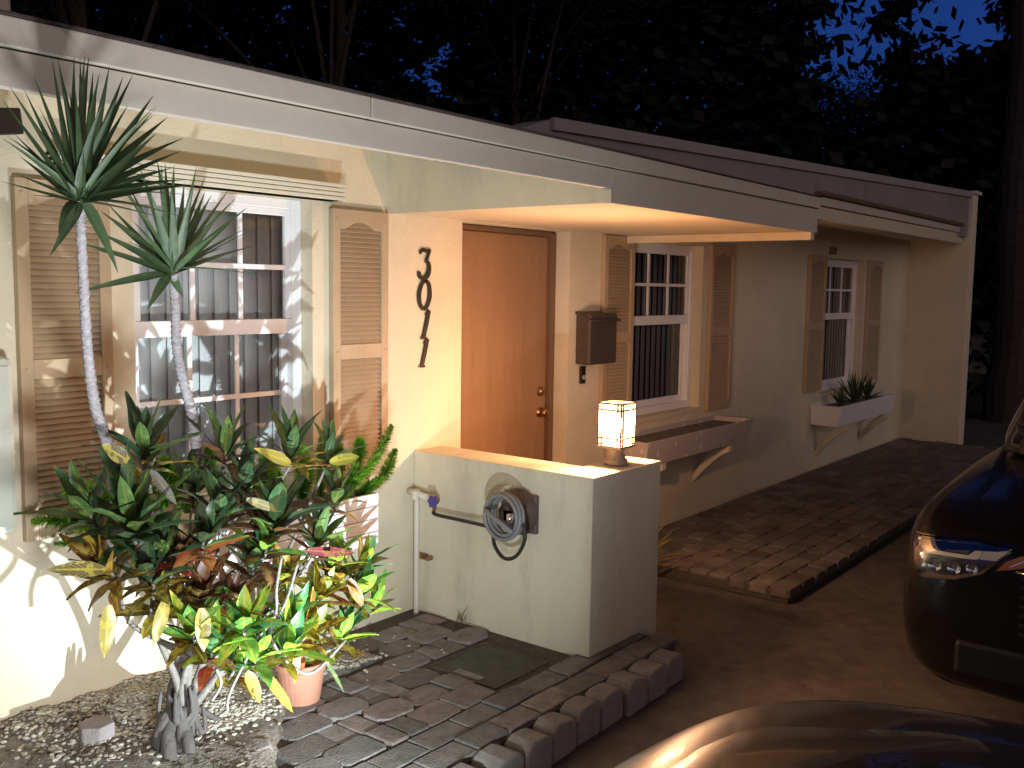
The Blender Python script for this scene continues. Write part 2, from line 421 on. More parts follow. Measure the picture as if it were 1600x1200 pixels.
# edging stones: scalloped concrete blocks on edge
def edging(x,L):
    m=MB(); n=7; prof=[]
    # outline in x-z with a rounded shoulder notch on the far side
    pts=[(0,-.13),(L,-.13),(L,-.035),(L*.97,-.012),(L*.86,.006),(L*.7,.016),(L*.3,.018),(L*.14,.006),(L*.05,-.006),(0,-.03)]
    dz=U(-.008,.006); m.prism([(x+a,z+dz*(z>-.1)+U(-.004,.004)) for a,z in pts],2.005+U(-.014,.010),2.115+U(-.004,.006),axis=1)
    o=m.obj('edging_stone',BLOCK,bevel=.012); return o
x=1.62; k=0
for i in range(13):
    L=.176; o=edging(x,L-.012)
    far=['at the corner of the low wall','just before the low wall corner']
    lab='scalloped concrete edging stone of the row between patio and driveway'
    tag(o,lab,'edging stone','edging stones along the patio')
    x+=L
# paver pad under the far windows
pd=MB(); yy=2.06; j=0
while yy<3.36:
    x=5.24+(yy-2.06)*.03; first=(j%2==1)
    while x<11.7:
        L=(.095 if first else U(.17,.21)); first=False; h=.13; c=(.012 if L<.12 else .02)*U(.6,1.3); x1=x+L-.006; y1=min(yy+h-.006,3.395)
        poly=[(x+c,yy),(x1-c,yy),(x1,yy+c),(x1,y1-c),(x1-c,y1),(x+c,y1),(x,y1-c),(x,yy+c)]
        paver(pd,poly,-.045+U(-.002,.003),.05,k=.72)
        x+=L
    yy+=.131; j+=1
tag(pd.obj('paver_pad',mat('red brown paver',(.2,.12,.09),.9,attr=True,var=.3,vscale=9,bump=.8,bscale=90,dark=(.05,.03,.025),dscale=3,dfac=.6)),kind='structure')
tag(B((5.25,2.07,-.128),(11.75,3.4,-.065)).obj('pad_base',SAND),kind='structure')

# ================================================================== HOUSE
H=thing('house','long single-storey cream stucco house with brown door and tan shutters','house')
WT=2.36; YB=3.62
ops=[(2.02,2.89,.80,2.03),(3.91,4.91,-.05,2.0),(5.66,6.67,.77,1.985),(9.19,10.33,.68,1.985)]
wl=MB(); px=-3.0
for (a,b_,z0,z1) in ops:
    wl.box((px,WY,-.2),(a,YB,WT)); wl.box((a,WY,z1),(b_,YB,WT))
    if z0>0: wl.box((a,WY,-.2),(b_,YB,z0))
    px=b_
wl.box((px,WY,-.2),(11.9,YB,WT))
wl.obj('wall',STUCCO,H)
# back of the house so it is closed
MB().box((-3,YB+.6,-.2),(11.9,9.5,2.3)).obj('inner_core',ROOM,H)
MB().box((11.88,2.74,-.2),(12.1,9.5,2.78)).obj('end_wall',STUCCO,H,bevel=.006)
MB().box((11.86,2.71,2.78),(12.13,9.5,2.815)).obj('end_wall_cap',TRIM,H)
# fascia, near run: upper board proud of the lower one
f1=MB(); f1.box((-3,2.115,2.138),(2.02,2.16,2.2)); f1.box((2.026,2.115,2.138),(5.6,2.16,2.2)); f1.obj('fascia_board',TRIM,H,bevel=.003)
f2=MB(); f2.box((-3,2.13,2.055),(3.36,2.16,2.134)); f2.box((3.36,2.13,1.998),(5.6,2.16,2.134)); f2.obj('fascia_board',TRIM,H,bevel=.002)
MB().box((-3,2.108,2.201),(5.6,2.17,2.207)).obj('drip_edge',ROOF,H)
# roof slopes
rf=MB(); rf.hexa([(-3,2.16,2.15),(5.6,2.16,2.15),(5.6,3.5,2.38),(-3,3.5,2.38),(-3,2.16,2.2),(5.6,2.16,2.2),(5.6,3.5,2.41),(-3,3.5,2.41)])
rf.hexa([(-3,3.5,2.38),(5.6,3.5,2.38),(5.6,8,2.38),(-3,8,2.38),(-3,3.5,2.41),(5.6,3.5,2.41),(5.6,8,2.46),(-3,8,2.46)])
rf.hexa([(5.6,2.16,2.15),(11.88,2.87,2.30),(11.88,3.5,2.38),(5.6,3.5,2.38),(5.6,2.16,2.2),(11.88,2.87,2.42),(11.88,3.5,2.45),(5.6,3.5,2.41)])
rf.hexa([(5.6,3.5,2.38),(11.88,3.5,2.38),(11.88,8,2.38),(5.6,8,2.38),(5.6,3.5,2.41),(11.88,3.5,2.45),(11.88,8,2.5),(5.6,8,2.46)])
rf.obj('roof',ROOF,H)
# eave soffit of the near run (rises towards the wall)
MB().hexa([(-3,2.16,2.075),(3.36,2.16,2.075),(3.36,WY,2.34),(-3,WY,2.34),(-3,2.16,2.085),(3.36,2.16,2.085),(3.36,WY,2.36),(-3,WY,2.36)]).obj('soffit',SOFF,H)
# porch box: side panel, soffit, end beam
pb=MB(); pb.prism([(2.16,1.999),(3.4,1.999),(3.4,2.38),(2.16,2.185)],3.352,3.38,axis=0); pb.box((3.352,2.126,1.997),(3.3595,2.16,2.053)); pb.obj('porch_side_panel',STUCCO2,H)
MB().box((3.363,2.16,2.004),(5.60,WY,2.02)).obj('soffit',SOFF,H)
MB().box((5.52,2.135,1.955),(5.575,WY,2.003)).obj('porch_beam',mat('warm beam paint',(.66,.55,.38),.6,var=.1,vscale=8,bump=.2),H,bevel=.004)
MB().box((5.575,2.16,2.02),(5.6,3.4,2.14)).obj('porch_side_panel',STUCCO2,H)
# far fascia, running back towards the end wall
def far_board(off,z0a,z0b,z1a,z1b,t=.03):
    a=Vector((5.6,2.13)); b_=Vector((11.87,2.83)); n=Vector((.7,-6.27)).normalized()
    a0=a+n*off; b0=b_+n*off; a1=a0-n*t; b1=b0-n*t
    return MB().hexa([(a0.x,a0.y,z0a),(b0.x,b0.y,z0b),(b1.x,b1.y,z0b),(a1.x,a1.y,z0a),(a0.x,a0.y,z1a),(b0.x,b0.y,z1b),(b1.x,b1.y,z1b),(a1.x,a1.y,z1a)])
far_board(.012,2.158,2.345,2.208,2.405).obj('fascia_board',TRIM,H,bevel=.003)
far_board(0,2.078,2.225,2.152,2.338).obj('fascia_board',SOFF,H,bevel=.003)
far_board(.035,2.215,2.415,2.238,2.45,.06).obj('gutter',FRAMEB,H,bevel=.004)
MB().hexa([(5.6,2.17,2.1),(11.87,2.86,2.25),(11.87,WY,2.27),(5.6,WY,2.27),(5.6,2.17,2.12),(11.87,2.86,2.27),(11.87,WY,2.29),(5.6,WY,2.29)]).obj('soffit',SOFF,H)
# raised parapet behind the eave
pr=MB(); X0,X1=3.83,11.88
def ptop(x): return 2.455+(x-3.83)*(2.80-2.455)/(11.9-3.83)
pr.prism([(3.2,2.2),(X1,2.3),(X1,ptop(X1)),(X0,ptop(X0)),(3.2,2.26)],2.78,2.95,axis=1)
pr.obj('parapet',PARA,H)
pc=MB(); pc.prism([(X0,ptop(X0)-.05),(X1,ptop(X1)-.055),(X1,ptop(X1)+.01),(X0,ptop(X0)+.008)],2.755,2.778,axis=1); pc.obj('parapet_cap',mat('parapet cap strip',(.30,.27,.26),.8,var=.1),H)
# chimney / vent block top left
ch=MB(); ch.box((.72,2.3,2.1),(1.085,2.7,3.0)); ch.obj('chimney',TRIM,H,bevel=.01)

# windows ----------------------------------------------------------------
def window(x0,x1,z0,z1,zm,cols=3,lower_grid=False,name='window'):
    yF=WY+.075; fw=.05
    fr=MB()
    fr.box((x0,yF,z0),(x0+fw,yF+.07,z1)); fr.box((x1-fw,yF,z0),(x1,yF+.07,z1))
    fr.box((x0+fw,yF,z1-.045),(x1-fw,yF+.07,z1)); fr.box((x0+fw,yF,z0),(x1-fw,yF+.07,z0+.05))
    W=fr.obj('window',WHITE,H,bevel=.004)
    s=MB(); a,b_=x0+fw,x1-fw
    # upper sash (outer)
    zt=z1-.045; zb=z0+.05
    s.box((a,yF+.012,zm),(a+.03,yF+.04,zt)); s.box((b_-.03,yF+.012,zm),(b_,yF+.04,zt)); s.box((a+.03,yF+.012,zt-.03),(b_-.03,yF+.04,zt)); s.box((a,yF+.005,zm-.065),(b_,yF+.04,zm))
    s.box((a,yF+.042,zb),(a+.035,yF+.06,zm-.065)); s.box((b_-.035,yF+.042,zb),(b_,yF+.06,zm-.065)); s.box((a+.035,yF+.042,zb),(b_-.035,yF+.06,zb+.045))
    s.obj('sash',WHITE,W,bevel=.003)
    m=MB(); ua,ub=a+.03,b_-.03; uz0,uz1=zm,zt-.03
    for i in range(1,cols):
        xc=ua+(ub-ua)*i/cols; m.box((xc-.011,yF+.014,uz0),(xc+.011,yF+.026,uz1))
    zc=(uz0+uz1)/2; m.box((ua,yF+.012,zc-.011),(ub,yF+.0245,zc+.011))
    if lower_grid:
        la,lb=a+.035,b_-.035
        for i in range(1,cols):
            xc=la+(lb-la)*i/cols; m.box((xc-.011,yF+.046,zb+.045),(xc+.011,yF+.056,zm-.065))
        zc=(zb+.045+zm-.065)/2; m.box((la,yF+.0445,zc-.011),(lb,yF+.055,zc+.011))
    m.obj('muntins',WHITE,W,bevel=.002)
    for (g0,g1,gy,ga,gb) in ((ua,ub,yF+.03,uz0,uz1),(a+.035,b_-.035,yF+.058,zb+.045,zm-.065)): MB().add([(g0,gy,ga),(g1,gy,ga),(g1,gy,gb),(g0,gy,gb)],[(0,1,2,3)]).obj('glass',GLASS,W)
    bl=MB(); x=x0+.01
    while x<x1-.02:
        tw=R_(U(9,13)); wd=.088
        c=Vector((x+wd/2,yF+.09,0)); dx=math.cos(tw)*wd/2; dy=math.sin(tw)*wd/2
        pts=[]
        for kx in range(5):
            s_=-1+kx*.5; cur=.006*(1-s_*s_)
            pts.append((c.x+dx*s_,c.y+dy*s_-cur))
        vs=[(p[0],p[1],z0+.07) for p in pts]+[(p[0],p[1],z1) for p in pts]
        bl.add(vs,[(k,k+1,k+6,k+5) for k in range(4)])
        x+=wd*.86
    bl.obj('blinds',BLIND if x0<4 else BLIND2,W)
    sl=MB(); sl.box((x0-.0,WY-.012,z0-.035),(x1+.0,yF,z0-.001)); sl.obj('sill',STUCCO2,W,bevel=.004)
    rm=MB(); rm.add([(x0-.1,YB+.3,z0-.1),(x1+.1,YB+.3,z0-.1),(x1+.1,YB+.3,z1+.1),(x0-.1,YB+.3,z1+.1)],[(0,1,2,3)]); rm.obj('room_back',ROOM,W)
    return W
window(2.02,2.89,.80,2.03,1.50,3,True)
window(5.66,6.67,.77,1.985,1.47,3)
window(9.19,10.33,.68,1.985,1.45,3)
# paper notice behind the near window glass
nb=MB().box((2.42,WY+.14,1.74),(2.56,WY+.142,1.96)); 
o=nb.obj('paper_notice',mat('paper',(.75,.75,.74),.7)); tag(o,'white paper sheet hung behind the upper glass of the near window','paper')
# awning box (rolled storm panel) above the near window
hd=MB(); 
for i in range(4):
    hd.box((1.70,3.30-.006*(3-i)*0,2.028+i*.019),(3.0,WY,2.028+i*.019+.0155))
hd.box((1.70,3.312,2.028),(2.998,WY,2.1)); hd.obj('window_hood',mat('ribbed hood paint',(.66,.62,.50),.5,var=.05),H,bevel=.002)

# shutters ----------------------------------------------------------------
def shutter(x0,x1,z0=.76,z1=2.0,arch=True):
    y0,y1=WY-.032,WY-.001; st=.045; zm=(z0*.52+z1*.48)
    fr=MB()
    fr.box((x0,y0,z0),(x0+st,y1,z1)); fr.box((x1-st,y0,z0),(x1,y1,z1))
    fr.box((x0+st,y0,z0),(x1-st,y1,z0+.07)); fr.box((x0+st,y0,zm-.035),(x1-st,y1,zm+.035))
    # arched top rail
    n=10; xa,xb=x0+st,x1-st; poly=[(xa,z1),(xa,z1-.09)]
    for k in range(n+1):
        t=k/n; hump=.035*max(0,math.sin(math.pi*min(1,max(0,(t-.12)/.76)))) if arch else 0
        poly.append((xa+(xb-xa)*t,z1-.09+hump))
    poly+= [(xb,z1-.09),(xb,z1)]
    pp=[poly[0]]+poly[2:-2]+[poly[-1]]
    fr.prism(pp,y0,y1,axis=1)
    S=fr.obj('shutter',SHUT,H,bevel=.003)
    lv=MB()
    for (a,b_) in ((z0+.07,zm-.035),(zm+.035,z1-.055)):
        z=a
        while z<b_-.01:
            lv.add([(xa,y0+.006,z),(xb,y0+.006,z),(xb,y0+.022,z+.024),(xa,y0+.022,z+.024),(xa,y0+.010,z-.002),(xb,y0+.010,z-.002),(xb,y0+.026,z+.022),(xa,y0+.026,z+.022)],
                 [(0,1,2,3),(0,4,5,1),(3,2,6,7),(4,7,6,5)])
            z+=.0225
    lv.box((xa,y1-.005,z0+.07),(xb,y1-.001,z1-.05))
    lv.obj('louvres',SHUT,S)
    for zz in (z1-.05,zm,z0+.05):
        for xx in (x0+.022,x1-.022): MB().lathe([(.0,-.004),(.006,-.003),(.008,0)],(xx,y0,zz),10,axis=1).obj('screw',SHUT,S)
    return S
for (a,b_,z0) in ((1.575,1.915,.74),(2.985,3.335,.74),(5.26,5.63,.73),(6.76,7.165,.73),(8.74,9.16,.72),(10.40,10.84,.72)): shutter(a,b_,z0,2.0)

# door ----------------------------------------------------------------
D=MB().box((3.96,WY+.13,-.04),(4.86,WY+.175,1.965)).obj('door',DOOR,H,bevel=.004)
kb=MB(); kx=4.80
kb.lathe([(0,-.062),(.018,-.06),(.028,-.05),(.03,-.038),(.022,-.026),(.011,-.02),(.011,-.008),(.03,-.006),(.032,0)],(kx,WY+.13,.89),20,axis=1)
kb.obj('handle',BRASS,D,smooth=True)
kb=MB(); kb.lathe([(0,-.03),(.02,-.028),(.026,-.02),(.03,-.004),(.032,0)],(kx,WY+.13,1.02),20,axis=1); kb.obj('deadbolt',BRASS,D,smooth=True)
jm=MB(); jm.box((3.912,WY+.10,-.04),(3.958,WY+.19,1.99)); jm.box((4.862,WY+.10,-.04),(4.908,WY+.19,1.99)); jm.box((3.958,WY+.10,1.967),(4.862,WY+.19,1.995))
jm.obj('door_frame',FRAMEB,H,bevel=.003)
MB().box((3.8,WY-.3,-.06),(5.0,WY+.2,-.045)).obj('doorstep',BLOCK,H)
# house numbers 3011: strokes of varying width, cut from thin plate
def strokes(name,paths,cx,cz,sc):
    m=MB(); yy0,yy1=WY-.012,WY-.002
    for pts,wd in paths:
        P=spline([Vector((p[0],p[1],0)) for p in pts],8) if len(pts)>2 else [Vector((p[0],p[1],0)) for p in pts]
        N=len(P); L=[];Rr=[]
        for i,p in enumerate(P):
            d=(P[min(i+1,N-1)]-P[max(i-1,0)]).normalized(); nrm=Vector((-d.y,d.x,0))
            t=i/(N-1); k=t*(len(wd)-1); a=int(min(k,len(wd)-2)); ww=wd[a]+(wd[a+1]-wd[a])*(k-a)
            L.append(p+nrm*ww/2); Rr.append(p-nrm*ww/2)
        vs=[];fs=[]
        off=U(0,.0008)
        for p in L+Rr: vs.append((cx+p.x*sc,yy0-off,cz+p.y*sc))
        for p in L+Rr: vs.append((cx+p.x*sc,yy1,cz+p.y*sc))
        n2=2*N
        for i in range(N-1):
            fs.append((i,N+i,N+i+1,i+1)); fs.append((i,i+1,n2+i+1,n2+i)); fs.append((N+i,n2+N+i,n2+N+i+1,N+i+1))
        m.add(vs,fs)
    return m.obj(name,NUMM,H)
S=.155
three=[([(-.18,.42),(-.08,.46),(.06,.43),(.24,.47)],[.10,.12,.11,.10]),([(.24,.47),(.06,.10)],[.09,.10]),([(.02,.10),(.16,.04),(.2,-.15),(.12,-.36),(-.08,-.46),(-.26,-.38),(-.26,-.24)],[.08,.13,.17,.17,.13,.11,.13]),([(-.2,.43),(-.22,.32)],[.1,.06])]
zero=[([(.06,.46),(-.12,.38),(-.26,.05),(-.22,-.3),(-.06,-.46),(.1,-.38),(.24,-.05),(.2,.32),(.06,.46),(-.02,.45)],[.09,.12,.15,.13,.09,.12,.15,.13,.09,.09])]
one=[([(.14,.45),(.02,.0),(-.12,-.44)],[.14,.15,.13]),([(.14,.45),(-.02,.28)],[.10,.05]),([(-.24,-.45),(.02,-.45)],[.08,.08])]
nc=3.615
for (pth,zc,dx) in ((three,1.765,.0),(zero,1.61,.0),(one,1.462,.01),(one,1.318,.0)):
    strokes('house_number',pth,nc+dx,zc,S)

# ================================================================== LOW WALL
lw=MB(); lw.prism([(3.55,2.31),(4.155,2.31),(4.155,2.51),(3.77,2.51),(3.77,3.399),(3.55,3.399)],-.13,.82)
tag(lw.obj('low_wall',STUCCO2,bevel=.005),'low cream stucco knee wall jutting out beside the front door','low wall')
# ================================================================== LANTERN
L=thing('lantern','square lit lantern with latticed glass standing on the low wall','lantern')
lx,ly=3.905,2.415; hs=.062; z0,z1=.925,1.118
bs=MB(); bs.lathe([(0,.82),(.058,.821),(.058,.845),(.046,.855),(.040,.89),(.05,.905),(0,.906)],(lx,ly,0),16); bs.obj('base',LAMPM,L,smooth=True)
MB().box((lx-hs-.004,ly-hs-.004,.906),(lx+hs+.004,ly+hs+.004,.918)).obj('tray',LAMPM,L,bevel=.002)
la=MB(); b_=.0028
def bar(a,c): la.box((min(a[0],c[0])-b_,min(a[1],c[1])-b_,min(a[2],c[2])-b_),(max(a[0],c[0])+b_,max(a[1],c[1])+b_,max(a[2],c[2])+b_))
for (ax,s_) in ((0,-1),(0,1),(1,-1),(1,1)):
    for k in (-1,-.70,.70,1):
        if ax==0: bar((lx+s_*hs,ly+k*hs,z0-.004),(lx+s_*hs,ly+k*hs,z1))
        elif abs(k)<1: bar((lx+k*hs,ly+s_*hs,z0-.004),(lx+k*hs,ly+s_*hs,z1))
    for zz in (z0,z0+.03,z1-.03,z1):
        if ax==0: bar((lx+s_*(hs+.0008),ly-hs,zz),(lx+s_*(hs+.0008),ly+hs,zz))
        else: bar((lx-hs,ly+s_*(hs+.0012),zz),(lx+hs,ly+s_*(hs+.0012),zz))
la.obj('lattice',LATT,L)
gp=MB(); e=hs-.004
for (p,q) in (((lx-e,ly-e),(lx+e,ly-e)),((lx+e,ly-e),(lx+e,ly+e)),((lx+e,ly+e),(lx-e,ly+e)),((lx-e,ly+e),(lx-e,ly-e))):
    gp.add([(*p,z0),(*q,z0),(*q,z1),(*p,z1)],[(0,1,2,3)])
gp.obj('glass_pane',LGLASS,L)
bb=MB(); bb.lathe([(0,.945),(.012,.95),(.012,.97),(.026,1.0),(.03,1.03),(.022,1.055),(0,1.065)],(lx,ly,0),16); bb.obj('bulb',LBULB,L,smooth=True)
ld=bpy.data.lights.new('lantern_light','POINT'); ld.energy=WARM_W; ld.color=(1.0,.50,.25); ld.shadow_soft_size=.035
lo=bpy.data.objects.new('lantern_light',ld); lo.location=(lx,ly,1.03); COL.objects.link(lo)

# ================================================================== WALL FITTINGS
m=MB(); m.box((4.985,WY-.11,1.185),(5.30,WY-.001,1.50)); MBX=m.obj('mailbox',MBOX,bevel=.012)
tag(MBX,'dark bronze wall mailbox hanging between the door and the shutter','mailbox')
MB().hexa([(4.975,WY-.13,1.45),(5.31,WY-.13,1.45),(5.31,WY-.002,1.50),(4.975,WY-.002,1.50),(4.975,WY-.132,1.462),(5.31,WY-.132,1.462),(5.31,WY-.002,1.515),(4.975,WY-.002,1.515)]).obj('lid',MBOX,MBX,bevel=.003)
MB().lathe([(0,-.008),(.007,-.006),(.008,0)],(5.24,WY-.111,1.36),10,axis=1).obj('lock',BRASS,MBX)
m=MB(); m.box((5.035,WY-.02,1.06),(5.085,WY-.001,1.17)); DB=m.obj('doorbell',BLACKM,bevel=.004); tag(DB,'small black doorbell with a pale ring button under the mailbox','doorbell')
m=MB(); m.lathe([(.0085,-.003),(.013,-.004),(.013,0),(.0085,0)],(5.06,WY-.02,1.10),16,axis=1); m.obj('button',mat('white button',(.8,.8,.75),.4),DB)
# security light at top left
SL=thing('security_light','small black floodlight under the eave at the far left end','floodlight')
MB().lathe([(.05,0),(.05,-.02),(.02,-.03),(.018,-.07)],(1.46,WY,2.17),14,axis=1).obj('bracket',BLACKM,SL)
a=Vector((1.50,3.27,2.165)); MB().hexa([(1.42,3.2,2.10),(1.52,3.17,2.115),(1.55,3.3,2.14),(1.45,3.33,2.13),(1.42,3.22,2.19),(1.52,3.19,2.2),(1.55,3.32,2.215),(1.45,3.35,2.2)]).obj('lamp_head',BLACKM,SL,bevel=.006)
# utility cabinet at far left
m=MB(); m.box((1.22,WY-.1,.80),(1.525,WY-.001,1.40)); UC=m.obj('utility_cabinet',mat('pale green cabinet paint',(.55,.58,.50),.5,var=.06),bevel=.03); tag(UC,'pale grey-green utility cabinet fixed to the wall left of the shutters','cabinet')
m=MB(); m.box((1.25,WY-.106,.83),(1.50,WY-.1005,1.37)); m.obj('cabinet_door',mat('pale green cabinet paint2',(.48,.51,.44),.5,var=.06),UC,bevel=.01)
# small sensor above far window
m=MB().box((9.27,WY-.04,2.02),(9.38,WY-.001,2.09)); tag(m.obj('junction_box',FRAMEB,bevel=.004),'little dark junction box above the far window','junction box')

# water pipe and valve on the low wall
WP=thing('water_pipe','cream painted standpipe with a blue valve on the low wall','pipe')
pxx=3.505
MB().tube(spline([(pxx,3.335,-.02),(pxx,3.335,.3),(pxx,3.335,.60)],4),.014,12).obj('riser',PVC,WP,smooth=True)
MB().tube([(pxx,3.39,.618),(pxx,3.33,.612),(pxx,3.235,.60)],.0165,12).obj('cross_pipe',PVC,WP,smooth=True)
MB().tube([(pxx,3.345,.585),(pxx,3.335,.63)],.021,12).obj('fitting',PVC,WP); MB().tube([(pxx,3.25,.60),(pxx,3.225,.60)],.021,12).obj('fitting',PVC,WP)
m=MB(); m.tube([(pxx,3.225,.60),(pxx,3.19,.598)],.013,10); m.tube([(pxx-.004,3.21,.60),(pxx-.015,3.205,.545)],.010,10); m.obj('valve',BRASS,WP)
m=MB(); 
poly=[]
for k in range(24):
    t=2*math.pi*k/24; r=.030+.005*math.cos(6*t); poly.append((r*math.cos(t)+3.185,r*math.sin(t)+.60))
m.prism(poly,pxx-.05,pxx-.038,axis=0); m.tube([(pxx-.04,3.185,.60),(pxx-.005,3.195,.60)],.006,8); m.obj('valve_handle',BLUE,WP,bevel=.002)
m=MB(); m.box((3.535,3.30,.27),(3.549,3.37,.30)); m.lathe([(.012,0),(.012,-.03),(.0,-.03)],(3.545,3.27,.285),10,axis=0); m.obj('pipe_clip',BRASS,WP)
# hose reel
HR=thing('hose_reel','brown wall hose reel wound with grey hose on the low wall','hose reel')
rc=Vector((3.47,2.70,.615))
m=MB(); m.lathe([(.10,.07),(.11,.055),(.055,.04),(.055,-.03),(.0,-.03)],rc,28,axis=0); m.obj('drum',REELM,HR,smooth=True)
m=MB(); m.box((3.525,2.60,.52),(3.549,2.80,.70)); m.box((3.44,2.67,.58),(3.53,2.73,.64)); m.obj('bracket',REELM,HR,bevel=.006)
m=MB(); pts=[]
for k in range(150):
    t=k/150*2*math.pi*5.2; rr=.080+.010*math.sin(k*.13)+.010*(k/150)
    pts.append(rc+Vector((-.03-.012*math.cos(t*.5)-.045*(k/150),rr*math.cos(t)*1.04,rr*math.sin(t)*1.12)))
m.tube(pts,.0095,7); m.obj('hose_coil',HOSEG,HR,smooth=True)
m=MB(); m.tube(spline([rc+Vector((-.10,.07,.02)),rc+Vector((-.125,.0,.0)),rc+Vector((-.12,-.06,-.03)),rc+Vector((-.11,-.09,-.055))],5),[.012]*15+[.008],8); m.obj('nozzle',HOSEG,HR,smooth=True)
m=MB(); m.lathe([(.0,-.02),(.014,-.02),(.016,0),(.014,.02),(0,.02)],rc+Vector((-.11,-.075,.01)),14,axis=2); m.obj('coupling',CHROME,HR,smooth=True)
m=MB(); m.tube(spline([(3.49,3.205,.545),(3.49,3.19,.53),(3.49,3.02,.528),(3.475,2.86,.53),(3.45,2.80,.53),(3.43,2.765,.46),(3.42,2.70,.415),(3.42,2.63,.44),(3.42,2.585,.52),(3.41,2.585,.59)],8),.009,8); m.obj('feeder_hose',HOSEB,HR,smooth=True)

# ================================================================== WINDOW PLANTERS
def planter(name,label,x0,x1,y0,y1,z0,z1,m,cols,boards=0,group='planter boxes under the windows'):
    T=thing(name,label,'planter box',group)
    w=.018; f=MB()
    ins=.03
    if boards:
        n=boards; h=(z1-z0)/n
        for i in range(n):
            a=z0+i*h; f.box((x0,y0,a+.0015),(x1,y0+w,a+h-.0025)); f.box((x0,y0+w,a+.0015),(x0+w,y1,a+h-.0025)); f.box((x1-w,y0+w,a+.0015),(x1,y1,a+h-.0025))
    else:
        f.hexa([(x0+ins,y0+ins,z0),(x1-ins,y0+ins,z0),(x1-ins,y0+ins+w,z0),(x0+ins,y0+ins+w,z0),(x0,y0,z1),(x1,y0,z1),(x1,y0+w,z1),(x0,y0+w,z1)])
        f.hexa([(x0+ins,y0+ins+w,z0),(x0+ins+w,y0+ins+w,z0),(x0+ins+w,y1,z0),(x0+ins,y1,z0),(x0,y0+w,z1),(x0+w,y0+w,z1),(x0+w,y1,z1),(x0,y1,z1)])
        f.hexa([(x1-ins-w,y0+ins+w,z0),(x1-ins,y0+ins+w,z0),(x1-ins,y1,z0),(x1-ins-w,y1,z0),(x1-w,y0+w,z1),(x1,y0+w,z1),(x1,y1,z1),(x1-w,y1,z1)])
    f.box((x0+ins+w,y0+ins+w,z0+.002),(x1-ins-w,y1-.001,z0+.02)); f.box((x0+w,y1-.012,z0+.02),(x1-w,y1-.001,z1))
    f.obj('box',m,T,bevel=.003)
    MB().box((x0+w+.01,y0+w+.008,z1-.07),(x1-w-.01,y1-.014,z1-.035)).obj('soil_fill',SOIL,T)
    return T
PW=planter('planter_box','white board planter box of green ferns under the near window',2.0,3.03,3.12,3.395,.49,.725,WHITE2,0,boards=4)
# mosaic planter
MOS=bpy.data.materials.new('speckled mosaic'); MOS.use_nodes=True
n=MOS.node_tree.nodes;l=MOS.node_tree.links;b0=n['Principled BSDF']; tc=n.new('ShaderNodeTexCoord'); mp=n.new('ShaderNodeMapping'); mp.inputs['Scale'].default_value=(22,22,11)
vo=n.new('ShaderNodeTexVoronoi'); vo.distance='CHEBYCHEV'; vo.inputs['Scale'].default_value=.8; l.new(tc.outputs['Object'],mp.inputs[0]); l.new(mp.outputs[0],vo.inputs['Vector'])
cr=n.new('ShaderNodeValToRGB'); cr.color_ramp.elements[0].position=.12; cr.color_ramp.elements[0].color=(.72,.69,.66,1); cr.color_ramp.elements[1].position=.2; cr.color_ramp.elements[1].color=(.46,.40,.38,1)
l.new(vo.outputs['Distance'],cr.inputs[0]); l.new(cr.outputs[0],b0.inputs['Base Color']); b0.inputs['Roughness'].default_value=.6
PM=planter('planter_box','empty grey speckled mosaic planter box under the middle window',5.33,6.93,3.06,3.395,.52,.685,MOS,0)
PF=planter('planter_box','white planter box holding an aloe under the farthest window',8.95,10.62,3.10,3.395,.40,.595,WHITE2,0)
def bracket(x,T,ztop,m=STUCCO2,s=1.0,y_out=3.10):
    n=10; up=[];lo=[]
    for k in range(n+1):
        t=k/n; yy=y_out+(WY-.002-y_out)*t; zz=ztop-.02-(t**1.6)*.27*s-.0; up.append((yy,zz+ .035+.02*math.sin(math.pi*t)))
        lo.append((yy,zz-.02-.018*math.sin(math.pi*t)))
    poly=[(up[0][0],up[0][1])]+up[1:]+lo[::-1]
    MB().prism(poly,x-.03,x+.03,axis=0).obj('bracket',m,T,bevel=.005)
for xx in (5.62,6.63): bracket(xx,PM,.505)
for xx in (9.15,10.4): bracket(xx,PF,.38)
for xx in (2.2,2.85): bracket(xx,PW,.475,s=.9,y_out=3.16)

